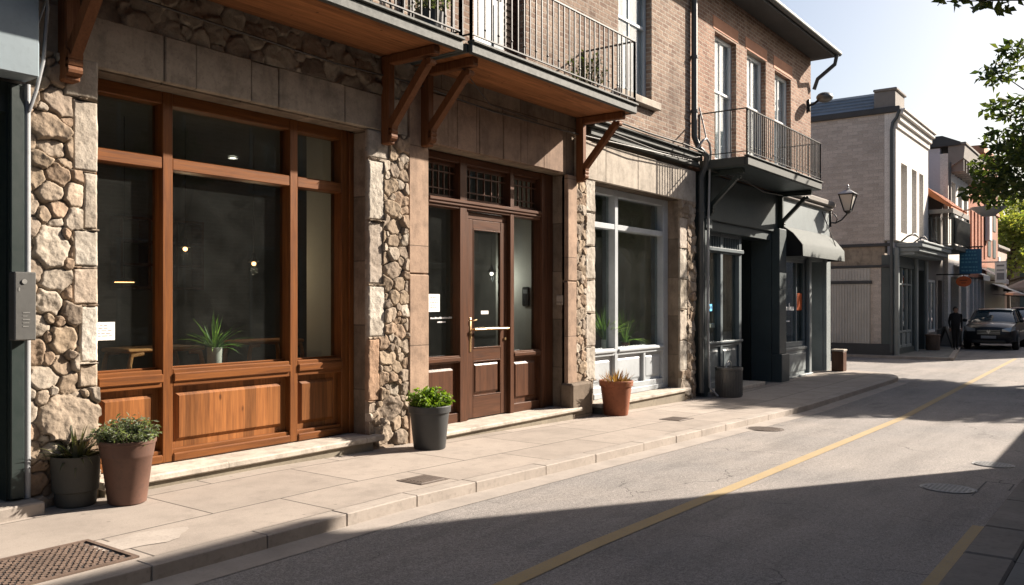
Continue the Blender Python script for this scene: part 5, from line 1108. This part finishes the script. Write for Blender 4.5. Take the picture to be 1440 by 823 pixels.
# balcony plants
t = potted('wiry dark climber in a pot at the right end of the second balcony', (10.35, 6.35, 4.545), [(.12, 0), (.14, .2), (.13, .2), (.01, .18)], 'blackpot', soil_r=.125, soil_z=.185)
shrub('foliage', t, .3, .2, .75, 420, .05, M['leaf_dark'], 57, 60)
t = potted('pale flowering plant in a black crate-like pot at the end of the left balcony', (6.75, 6.1, 4.525), [(.15, 0), (.16, .24), (.15, .24), (.01, .2)], 'blackpot', soil_r=.145, soil_z=.205)
shrub('foliage', t, .22, .2, .5, 500, .05, M['leaf_grey'], 58, 50)
t = thing('balcony_chair', 'black iron chair with curved back on the left balcony', 'chair', (6.1, 6.3, 4.525)); 
mb = MB(); mb.lathe([(.2, .43), (.2, .45)], 0, 0, 0, 20); obj('seat', mb, M['iron'], t, True)
for i in range(4):
    a = math.pi / 4 + i * math.pi / 2; mb = MB(); mb.tube([(.16 * math.cos(a), .16 * math.sin(a), .43), (.22 * math.cos(a), .22 * math.sin(a), 0)], .011, 8); obj('leg', mb, M['iron'], t, True, smooth=60)
mb = MB(); mb.tube([(-.19, .05, .44), (-.23, .12, .7), (-.12, .2, .88), (0, .23, .9), (.12, .2, .88), (.23, .12, .7), (.19, .05, .44)], .012, 8); mb.tube([(-.08, .19, .45), (-.05, .22, .7), (0, .23, .88)], .008, 6); mb.tube([(.08, .19, .45), (.05, .22, .7), (0, .23, .88)], .008, 6); obj('backrest', mb, M['iron'], t, True, smooth=60)
t = potted('round white stone-coloured planter with a dark shrub on the left balcony floor', (5.35, 6.2, 4.525), [(.14, 0), (.2, .1), (.19, .24), (.17, .24), (.01, .2)], 'whitepot', soil_r=.17, soil_z=.205); shrub('foliage', t, .25, .2, .6, 420, .06, M['leaf_dark'], 59, 40)

# ------------------------------------------------------------------ things on the pavement
t = thing('litter_bin', 'ribbed dark metal litter bin by the downpipe, left of the dark grey shop', 'bin', (15.55, 6.38, -.1))
mb = MB(); mb.lathe([(.24, 0), (.25, .02), (.25, .50), (.262, .51), (.262, .56), (.245, .565), (.24, .5), (.005, .48)], n=36, cap=False)
for i in range(30):
    a = 2 * math.pi * i / 30; mb.tube([(.252 * math.cos(a), .252 * math.sin(a), .03), (.252 * math.cos(a), .252 * math.sin(a), .5)], .007, 5)
obj('body', mb, M['bin'], t, True, smooth=40)
mb = MB(); mb.tube([(-.12, 0, .55), (-.1, 0, .64), (.0, 0, .68), (.1, 0, .64), (.12, 0, .55)], .012, 8); obj('handle', mb, M['steel'], t, True, smooth=60)
mb = MB(); mb.add([(.02 + .09 * math.cos(a) * (1 + .3 * math.sin(3 * a)), .02 + .07 * math.sin(a), .56 + .06 * math.sin(2 * a)) for a in [i * .7 for i in range(9)]] + [(.03, .03, .70)], [(i, (i + 1) % 9, 9) for i in range(9)]); obj('rubbish_bag', mb, M['paper'], t, True)
t = thing('timber_bollard_box', 'short brown wooden box bollard with a pale top at the building corner', 'bollard', (23.0, 6.42, -.1))
mb = MB(); mb.box(-.16, .16, -.15, .15, 0, .52, .015); obj('body', mb, M['door_v'], t, True); mb = MB(); mb.box(-.175, .175, -.165, .165, .521, .57, .012); obj('top', mb, M['pale'], t, True)
t = thing('litter_bin', 'dark round bin on the shaded far pavement by the grey shopfront', 'bin', (35.2, 6.40, -.1))
mb = MB(); mb.lathe([(.22, 0), (.24, .02), (.25, .52), (.27, .53), (.27, .58), (.2, .6), (.005, .6)], n=24, cap=False); obj('body', mb, M['rust'], t, True, smooth=40)
t = thing('planter_box', 'square grey planter box on the far pavement behind the standing person', 'planter', (38.9, 6.45, -.1))
mb = MB(); mb.box(-.35, .35, -.4, .4, 0, .62, .02); mb.box(-.38, .38, -.43, .43, .621, .68, .01); obj('box', mb, M['greyrender'], t, True); mb = MB(); mb.box(-.33, .33, -.36, .36, .681, .695); obj('soil', mb, M['soil'], t, True)
t = thing('sandwich_board', 'dark upright board leaning by the white window frame', 'sign', (37.1, 6.3, -.1)); mb = MB(); mb.prism([(-.3, 0), (-.05, .85), (.05, .85), (.3, 0), (.26, 0), (0, .78), (-.26, 0)], 0, -.25, .25); obj('board', mb, M['black'], t, True)
# notices and signs on the shop fronts
def notice(label, x0, x1, y, z0, z1, rows, mat='paper', ink='ink', cat='notice', name='paper_notice'):
    t = thing(name, label, cat, ((x0 + x1) / 2, y, z0)); a = MB(); a.box(x0, x1, y - .001, y + .001, z0, z1); obj('sheet', a, M[mat], t)
    a = MB(); h = (z1 - z0) / (rows + 2)
    for i in range(rows):
        z = z1 - h * (1.5 + i); x = x0 + (x1 - x0) * .15; e = x1 - (x1 - x0) * rnd.uniform(.12, .35)
        while x < e: w = min(e - x, rnd.uniform(.08, .25) * (x1 - x0)); a.box(x, x + w, y - .0022, y - .0014, z, z + h * .35); x += w + .012
    obj('print', a, M[ink], t); return t
notice('white landscape notice with lines of text taped to the left shopfront pane', 3.66, 3.86, YG - .004, 1.375, 1.53, 5)
notice('white portrait notice taped to the pane left of the brown door', 7.86, 8.07, YG - .004, 1.58, 1.80, 5)
t = thing('door_sticker', 'small white sticker in the middle of the brown door glass', 'sticker', (8.9, 7.06, 1.55)); a = MB(); a.box(8.84, 9.0, 7.068, 7.0705, 1.54, 1.585); obj('sheet', a, M['paper'], t)
t = thing('window_lettering', 'two short lines of small white lettering on the glass left of the door', 'lettering', (8.0, 7.11, 1.4)); a = MB(); x = 7.90
while x < 8.28: w = rnd.uniform(.012, .03); a.box(x, x + w, YG - .003, YG - .0005, 1.49, 1.505 + rnd.uniform(0, .01)); x += w + .008
x = 8.03
while x < 8.18: w = rnd.uniform(.01, .025); a.box(x, x + w, YG - .003, YG - .0005, 1.44, 1.458); x += w + .006
obj('letters', a, M['whiteink'], t)
t = thing('wall_tile_plaque', 'small pale square plaque on the stone reveal right of the door', 'plaque', (10.43, 6.85, 1.7)); a = MB(); a.box(10.435, 10.449, 6.82, 6.93, 1.66, 1.80, .003); obj('plate', a, M['pale'], t)
t = thing('wall_telephone', 'black rounded device with a small screen on the pale wall inside, right of the door', 'phone', (10.48, 7.5, 1.6)); a = MB(); a.box(10.46, 10.499, 7.44, 7.58, 1.64, 1.93, .018); obj('casing', a, M['black'], t); a = MB(); a.box(10.456, 10.4595, 7.47, 7.55, 1.83, 1.89, .001); obj('screen', a, M['ink'], t)
t = thing('open_sign', 'small glowing pale blue sign in the dark grey shop window', 'sign', (15.95, 7.03, 1.5)); a = MB(); a.box(15.85, 16.28, 7.03, 7.05, 1.52, 1.66, .008); obj('panel', a, emit('blue_sign_light', (.25, .62, .95), 1.3), t)
a = MB(); 
for i in range(6): a.box(15.89 + i * .063, 15.925 + i * .063, 7.024, 7.0285, 1.56, 1.62)
obj('lettering', a, M['whiteink'], t)
t = thing('ledge_strip', 'cream shelf edge across the dark grey shop window', 'shelf', (16.0, 7.1, 1.3)); a = MB(); a.box(15.6, 16.44, 7.04, 7.2, 1.18, 1.27, .01); obj('board', a, M['whitecanvas'], t)
t = thing('orange_poster', 'orange square poster in the corner shop window', 'poster', (20.9, 6.89, 1.6)); a = MB(); a.box(20.98, 21.4, 6.872, 6.8755, 1.5, 1.92); obj('sheet', a, M['orange'], t)
t = thing('white_window_script', 'white hand-lettered script on the corner shop window', 'lettering', (20.3, 6.88, 1.5)); a = MB()
for i in range(7): a.box(20.15 + i * .1, 20.21 + i * .1, 6.878, 6.8805, 1.5, 1.56 + (.12 if i in (0, 3) else .03))
a.box(19.95, 20.5, 6.878, 6.8805, 1.23, 1.26); obj('letters', a, M['whiteink'], t)
# ------------------------------------------------------------------ inside the cafe
def pendant(x, y, z, top, label, r=.026, mat='bulb', watts=2.5):
    t = thing('pendant_lamp', label, 'lamp', (x, y, z)); a = MB(); a.tube([(x, y, z + .08), (x, y, top)], .004, 5); obj('flex', a, M['black'], t)
    a = MB(); a.lathe([(.02, .13), (.03, .08), (.065, .03), (.066, .02), (.05, .02), (.02, .09)], x, y, z, 16, cap=False); obj('shade', a, M['black'], t, smooth=50)
    a = MB(); a.sphere((x, y, z), r, 12, 8); obj('bulb', a, M[mat], t, smooth=60)
    l_ = bpy.data.lights.new('bulb_light', 'POINT'); l_.energy = watts; l_.color = (1, .72, .45) if mat == 'bulb' else (1, .93, .82); l_.shadow_soft_size = .05; lo = bpy.data.objects.new('bulb_light', l_); COL.objects.link(lo); lo.parent = t; lo.location = (0, -.02, -.08); return t
pendant(5.73, 9.0, 2.32, 3.74, 'small warm pendant bulb hanging inside the cafe, left in the middle pane')
pendant(6.5, 8.75, 2.17, 3.74, 'warm pendant bulb with dark shade inside the cafe, by the wall shelf')
pendant(10.2, 7.95, 2.13, 3.74, 'lit bulb added to stand for a bright reflection in the brown door glass', .026, 'led', 3)  # added bulb and light in place of a reflection in the door glass
def downlight(x, y, z, label):
    t = thing('ceiling_downlight', label, 'lamp', (x, y, z)); a = MB(); a.lathe([(.07, 0), (.07, .02), (.05, .02)], x, y, z, 20, cap=False); obj('ring', a, M['steel'], t); a = MB(); a.lathe([(.05, .012), (.05, .018)], x, y, z, 20); obj('diffuser', a, M['led'], t)
downlight(7.3, 10.3, 3.72, 'recessed ceiling light inside the cafe behind the upper middle pane')
downlight(9.3, 9.6, 3.72, 'recessed ceiling light inside the cafe seen high behind the entrance')
t = thing('disc_lamp', 'flat amber lit lamp inside the cafe behind the left pane', 'lamp', (4.9, 9.0, 1.95)); a = MB(); a.lathe([(.02, .05), (.12, .01), (.12, 0)], 4.99, 9.0, 1.92, 20, cap=False); a.tube([(4.99, 9, 1.96), (4.99, 9, 3.74)], .004, 5); obj('shade', a, M['black'], t); a = MB(); a.lathe([(.10, -.004), (.10, .002)], 4.99, 9.0, 1.92, 20); obj('glow', a, M['bulb'], t)
M['tablewood'] = wood('bentwood', (.36, .16, .06), (.58, .29, .12), 0)
def table(label, x, y, w, d, h):
    t = thing('bentwood_table', label, 'table', (x, y, .2)); a = MB(); a.box(-w / 2, w / 2, -d / 2, d / 2, h - .04, h, .015); obj('top', a, M['tablewood'], t, True)
    for i in (-1, 1):
        a = MB(); a.tube([(i * w * .30, -d * .45, h - .05), (i * w * .44, -d * .45, h - .06), (i * w * .47, -d * .45, h - .16), (i * w * .47, -d * .45, 0)], .024, 8); obj('leg', a, M['tablewood'], t, True, smooth=60)
        a = MB(); a.tube([(i * w * .30, d * .45, h - .05), (i * w * .44, d * .45, h - .06), (i * w * .47, d * .45, h - .16), (i * w * .47, d * .45, 0)], .024, 8); obj('leg', a, M['tablewood'], t, True, smooth=60)
    return t
table('high orange-brown bentwood table just inside the left shopfront panes', 4.66, 7.85, .82, .5, 1.06); table('high bentwood table inside the cafe behind the spiky window plant', 6.35, 8.35, .8, .5, 1.06)
t = thing('wall_shelf', 'dark framed shelf unit on the back wall of the cafe', 'shelf', (7.2, 12.3, 2.0)); mb = MB()
for z in (1.9, 2.25, 2.6, 2.95): mb.box(6.7, 8.1, 12.2, 12.48, z, z + .04)
for x in (6.7, 7.15, 7.6, 8.06): mb.box(x, x + .04, 12.2, 12.48, 1.941, 2.95)
obj('frame', mb, M['door_h'], t)
pendant(16.3, 7.9, 1.95, 3.0, 'cool bulb hanging inside the dark grey shop, nearer its left window edge', .03, 'led', .3); pendant(17.2, 8.0, 1.85, 3.0, 'cool bulb hanging inside the dark grey shop, beside the window mullion', .03, 'led', .3)
# ------------------------------------------------------------------ cars
M['carpaint'] = None
k = N('dark_metallic_car_paint'); k.bsdf((.006, .008, .012), .35, .1, None, .3, .25); M['carpaint'] = k.m
k = N('red_car_paint'); k.bsdf((.30, .03, .02), .3, .3, None, .5, 1.0); M['redpaint'] = k.m
k = N('car_glass'); k.bsdf((.03, .05, .06), .04, 0, None, .8); M['carglass'] = k.m
k = N('tyre'); k.bsdf((.02, .02, .02), .85); M['tyre'] = k.m
k = N('headlight_glass'); k.bsdf((.45, .47, .46), .1, .4, None, .6, .5); M['headlight'] = k.m
def suv(label, loc, rz, body, group):
    """front faces -x in local space; 4.7 m long, 1.9 wide, 1.63 high"""
    t = thing('parked_car', label, 'car', loc, rz, group)
    # stations: x, bottom z, shoulder z, half width at sill, half width at shoulder
    S = [(-2.33, .42, .72, .62, .60), (-2.27, .30, .86, .80, .76), (-2.05, .26, .97, .90, .86), (-1.5, .25, 1.04, .94, .90), (-1.05, .25, 1.07, .95, .91), (-.6, .25, 1.08, .95, .91), (.4, .25, 1.09, .95, .91), (1.4, .25, 1.10, .95, .91), (2.0, .27, 1.09, .93, .88), (2.28, .34, 1.04, .86, .80), (2.36, .48, .9, .72, .68)]
    mb = MB(); n = 16
    for (x, zb, zs, wb, ws) in S:
        pr = [(-wb * .85, zb), (-wb, zb + .10), (-wb, (zb + zs) * .5), (-ws, zs - .10), (-ws * .94, zs - .02), (-ws * .75, zs + .02), (-ws * .4, zs + .045), (0, zs + .05)]; pr = pr + [(-a, b) for a, b in reversed(pr[:-1])] + [(0, zb - .02)]
        mb.v += [(x, a, b) for a, b in pr]; n = len(pr)
    for i in range(len(S) - 1):
        for j in range(n): mb.f.append((i * n + j, i * n + (j + 1) % n, (i + 1) * n + (j + 1) % n, (i + 1) * n + j))
    mb.f.append(tuple(range(n))); mb.f.append(tuple((len(S) - 1) * n + j for j in range(n)))
    B = obj('body', mb, body, t, True, smooth=35)
    # cabin
    C = [(-1.02, 1.09, .84, 1.10), (-.28, 1.56, .68, 1.58), (.2, 1.61, .69, 1.63), (1.2, 1.60, .68, 1.62), (1.75, 1.52, .65, 1.55), (2.15, 1.10, .78, 1.12)]
    g = MB()
    for (x, z, w, zc) in C: g.v += [(x, -.86, 1.06), (x, -w, z - .03), (x, -w * .85, z), (x, 0, zc), (x, w * .85, z), (x, w, z - .03), (x, .86, 1.06)]
    for i in range(len(C) - 1):
        for j in range(6): g.f.append((i * 7 + j, i * 7 + j + 1, (i + 1) * 7 + j + 1, (i + 1) * 7 + j))
    obj('window', g, M['carglass'], t, True, smooth=50)
    r_ = MB()
    for (x, z, w, zc) in C[1:5]: r_.v += [(x - (.04 if x < 0 else 0), -w * 1.01, z - .05), (x - (.04 if x < 0 else 0), -w * .86, z + .012), (x - (.04 if x < 0 else 0), 0, zc + .014), (x - (.04 if x < 0 else 0), w * .86, z + .012), (x - (.04 if x < 0 else 0), w * 1.01, z - .05)]
    for i in range(3):
        for j in range(4): r_.f.append((i * 5 + j, i * 5 + j + 1, (i + 1) * 5 + j + 1, (i + 1) * 5 + j))
    for s_ in (-1, 1):
        r_.bar((-1.04, s_ * .85, 1.07), (-.3, s_ * .685, 1.56), .05, .06); r_.bar((.42, s_ * .875, 1.06), (.42, s_ * .70, 1.58), .07, .03); r_.bar((1.35, s_ * .875, 1.06), (1.4, s_ * .69, 1.57), .07, .03); r_.bar((2.16, s_ * .80, 1.09), (1.76, s_ * .66, 1.52), .07, .06)
        r_.bar((-.3, s_ * .60, 1.63), (1.6, s_ * .60, 1.62), .025, .03)
    obj('roof', r_, body, t, True)
    g = MB(); g.box(-2.345, -2.25, -.42, .42, .60, .82, .02); obj('grille', g, M['black'], t, True)
    g = MB(); 
    for z in (.64, .70, .76): g.box(-2.357, -2.344, -.40, .40, z, z + .015)
    g.add([(-2.36, 0, .64), (-2.36, -.07, .74), (-2.36, -.045, .80), (-2.36, 0, .75), (-2.36, .045, .80), (-2.36, .07, .74), (-2.345, 0, .64), (-2.345, -.07, .74), (-2.345, -.045, .80), (-2.345, 0, .75), (-2.345, .045, .80), (-2.345, .07, .74)], [(0, 1, 2, 3), (0, 3, 4, 5), (0, 6, 7, 1), (5, 11, 6, 0)])
    obj('grille_emblem', g, M['steel'], t, True)
    g = MB(); g.box(-2.37, -2.335, -.26, .26, .46, .57, .004); obj('number_plate', g, M['greypipe'], t, True)
    g = MB(); g.box(-2.36, -2.28, -.58, .58, .28, .40, .02); obj('air_intake', g, M['black'], t, True)
    for s_ in (-1, 1):
        g = MB(); g.add([(-2.30, s_ * .46, .74), (-2.30, s_ * .46, .84), (-2.20, s_ * .80, .92), (-2.02, s_ * .895, .93), (-2.10, s_ * .89, .80), (-2.28, s_ * .74, .74), (-2.2, s_ * .46, .74), (-2.2, s_ * .46, .84), (-2.1, s_ * .76, .92), (-1.95, s_ * .85, .93), (-2.0, s_ * .85, .80), (-2.18, s_ * .7, .74)], [(0, 1, 2, 3, 4, 5), (6, 7, 8, 9, 10, 11), (0, 1, 7, 6), (1, 2, 8, 7), (2, 3, 9, 8), (3, 4, 10, 9), (4, 5, 11, 10), (5, 0, 6, 11)]); 
        for i, v in enumerate(g.v): g.v[i] = (v[0] - .045, v[1] * 1.01, v[2])
        obj('headlight', g, M['headlight'], t, True)
        g = MB(); g.box(-1.0, -.82, s_ * .93, s_ * 1.10, 1.08, 1.22, .04); obj('mirror', g, body, t, True, smooth=50)
        for x in (-1.45, 1.42):
            w = MB(); w.v = []; pr = [(.20, 0), (.33, 0), (.355, .03), (.355, .19), (.33, .22), (.2, .22)]; w.lathe(pr, n=28, cap=False); w.v = [(x + p[0], s_ * (.965 - p[2]), .355 + p[1]) for p in w.v]; W_ = obj('wheel', w, M['tyre'], t, True, smooth=40)
            rm = MB()
            for k_ in range(10): a = 2 * math.pi * k_ / 10; rm.bar((x, s_ * .955, .355), (x + .225 * math.cos(a), s_ * .955, .355 + .225 * math.sin(a)), .035, .03, up=(0, 1, 0))
            q = MB(); q.lathe([(.205, 0), (.235, .012), (.205, .03)], n=24, cap=False); rm.add([(x + p[0], s_ * (.962 - p[2]), .355 + p[1]) for p in q.v], q.f); obj('rim', rm, M['steel'], W_, True)
            ar = MB(); ar.tube([(x + .40 * math.cos(a), s_ * .93, .355 + .40 * math.sin(a)) for a in [math.pi * i / 10 for i in range(11)]], .035, 6); obj('wheel_arch', ar, M['black'], t, True, smooth=60)
    return t
suv('dark metallic sport utility car parked facing the camera at the left kerb', (40.6, 5.0, -.195), R(1), M['carpaint'], 'cars parked down the street')
suv('red-roofed second car behind the dark one, cut by the right picture edge', (51.0, 4.95, -.195), R(0), M['redpaint'], 'cars parked down the street')
# ------------------------------------------------------------------ person by the kerb
def person(loc, rz):
    t = thing('person', 'person in black standing on the far pavement beside the dark parked car', 'person', loc, rz)
    J = {'pel': (0, 0, .86), 'wai': (0, 0, 1.0), 'che': (0, .01, 1.24), 'nec': (0, .0, 1.40), 'hea': (0, -.015, 1.50), 'top': (0, -.01, 1.60)}
    E_ = [('pel', 'wai'), ('wai', 'che'), ('che', 'nec'), ('nec', 'hea'), ('hea', 'top')]; Rr = {'pel': .165, 'wai': .145, 'che': .15, 'nec': .055, 'hea': .088, 'top': .075}
    for s_, n in ((-1, 'l'), (1, 'r')):
        J.update({n + 'hip': (s_ * .065, 0, .78), n + 'kne': (s_ * .06, -.01 + .03 * s_, .46), n + 'ank': (s_ * .06, .05 * s_, .07), n + 'toe': (s_ * .07, .05 * s_ - .15, .03), n + 'sho': (s_ * .17, 0, 1.32), n + 'elb': (s_ * .215, .03, 1.06), n + 'wri': (s_ * .20, -.05, .84), n + 'han': (s_ * .195, -.07, .76)})
        Rr.update({n + 'hip': .095, n + 'kne': .06, n + 'ank': .042, n + 'toe': .032, n + 'sho': .058, n + 'elb': .045, n + 'wri': .032, n + 'han': .028})
        E_ += [('pel', n + 'hip'), (n + 'hip', n + 'kne'), (n + 'kne', n + 'ank'), (n + 'ank', n + 'toe'), ('che', n + 'sho'), (n + 'sho', n + 'elb'), (n + 'elb', n + 'wri'), (n + 'wri', n + 'han')]
    K = list(J); me = bpy.data.meshes.new('body'); me.from_pydata([J[q] for q in K], [(K.index(a), K.index(b)) for a, b in E_], []); o = bpy.data.objects.new('body', me); COL.objects.link(o)
    md = o.modifiers.new('s', 'SKIN'); sv = me.skin_vertices[0].data
    for i, q in enumerate(K): sv[i].radius = (Rr[q], Rr[q]); sv[i].use_root = (q == 'pel')
    sb = o.modifiers.new('d', 'SUBSURF'); sb.levels = sb.render_levels = 2
    dg = bpy.context.evaluated_depsgraph_get(); dg.update(); me2 = bpy.data.meshes.new_from_object(o.evaluated_get(dg)); bpy.data.objects.remove(o)
    sk = paint('skin', (.30, .18, .13), .6, .05); bk = paint('black_clothes', (.012, .012, .013), .9, .05, dirt=0); sh = paint('black_shoes', (.02, .02, .02), .4)
    me2.materials.clear(); me2.materials.append(bk); me2.materials.append(sk); me2.materials.append(sh)
    for p in me2.polygons:
        c_ = p.center; p.use_smooth = True
        p.material_index = 1 if (c_.z > 1.41 or (c_.z < .83 and abs(c_.x) > .165)) else (2 if c_.z < .075 else 0)
    b = bpy.data.objects.new('body', me2); COL.objects.link(b); b.parent = t
    h = MB(); h.sphere((0, .012, 1.535), .1, 14, 10, (.98, 1.05, 1.08)); h.v = [(x, max(y, -.035) if z < 1.56 else y, max(z, 1.44)) for x, y, z in h.v]; obj('hair', h, paint('dark_hair', (.02, .014, .01), .7), t, True, smooth=60)
    f = MB(); f.sphere((-.03, -.095, 1.515), .011, 8, 6); f.sphere((.03, -.095, 1.515), .011, 8, 6); obj('eyes', f, M['black'], t, True)
    f = MB(); f.sphere((0, -.108, 1.49), .015, 8, 6, (.8, 1.1, 1.4)); f.sphere((-.092, 0, 1.5), .02, 8, 6, (.5, 1, 1.3)); f.sphere((.092, 0, 1.5), .02, 8, 6, (.5, 1, 1.3)); obj('face', f, sk, t, True, smooth=60)
    for s_ in (-1, 1):
        f = MB()
        for i, (dx, l) in enumerate(((-.022, .05), (-.008, .058), (.007, .055), (.021, .045))): f.tube([(s_ * .195 + dx, -.072, .755), (s_ * .195 + dx, -.08, .755 - l * .6), (s_ * .195 + dx, -.072, .755 - l)], .0075, 6)
        f.tube([(s_ * .18, -.08, .79), (s_ * .168, -.10, .765), (s_ * .17, -.105, .745)], .008, 6); obj('fingers', f, sk, t, True, smooth=60)
    return t
person((35.9, 5.75, -.1), R(-70))
# ------------------------------------------------------------------ light, sky, camera
SUN = Vector((1.9, -1.0, 1.2)).normalized(); el = math.asin(SUN.z); az = math.atan2(SUN.x, SUN.y)
w = bpy.data.worlds.new('World'); sc.world = w; w.use_nodes = True; nt = w.node_tree; nt.nodes.clear()
sky = nt.nodes.new('ShaderNodeTexSky'); sky.sky_type = 'NISHITA'; sky.sun_disc = False; sky.sun_elevation = el; sky.sun_rotation = az; sky.air_density = 1.0; sky.dust_density = 3.0; sky.ozone_density = 1.0
bg = nt.nodes.new('ShaderNodeBackground'); bg.inputs[1].default_value = .052; ou = nt.nodes.new('ShaderNodeOutputWorld'); nt.links.new(sky.outputs[0], bg.inputs[0]); nt.links.new(bg.outputs[0], ou.inputs[0])
L = bpy.data.lights.new('sun', 'SUN'); L.energy = 5.0; L.angle = R(.55); L.color = (1, .89, .765); so = bpy.data.objects.new('sun', L); COL.objects.link(so); so.rotation_euler = (-SUN).to_track_quat('-Z', 'Y').to_euler(); so.location = (20, -20, 30)
cam = bpy.data.cameras.new('camera'); cam.sensor_width = 36; cam.lens = 30.0; cam.shift_y = .0094; cam.clip_end = 1500; cam.clip_start = .05
co = bpy.data.objects.new('camera', cam); COL.objects.link(co); co.location = (0, 0, 1.7); th = math.atan(890 / 1200)
co.rotation_euler = (R(90), 0, th - R(90)); sc.camera = co
sc.view_settings.view_transform = 'Standard'; sc.view_settings.look = 'None'; sc.view_settings.gamma = 1; sc.view_settings.exposure = 1.5; sc.view_settings.use_curve_mapping = False
sc.render.engine = 'CYCLES'; sc.cycles.max_bounces = 6; sc.cycles.transparent_max_bounces = 12; sc.cycles.diffuse_bounces = 2
sc.cycles.sample_clamp_indirect = 6
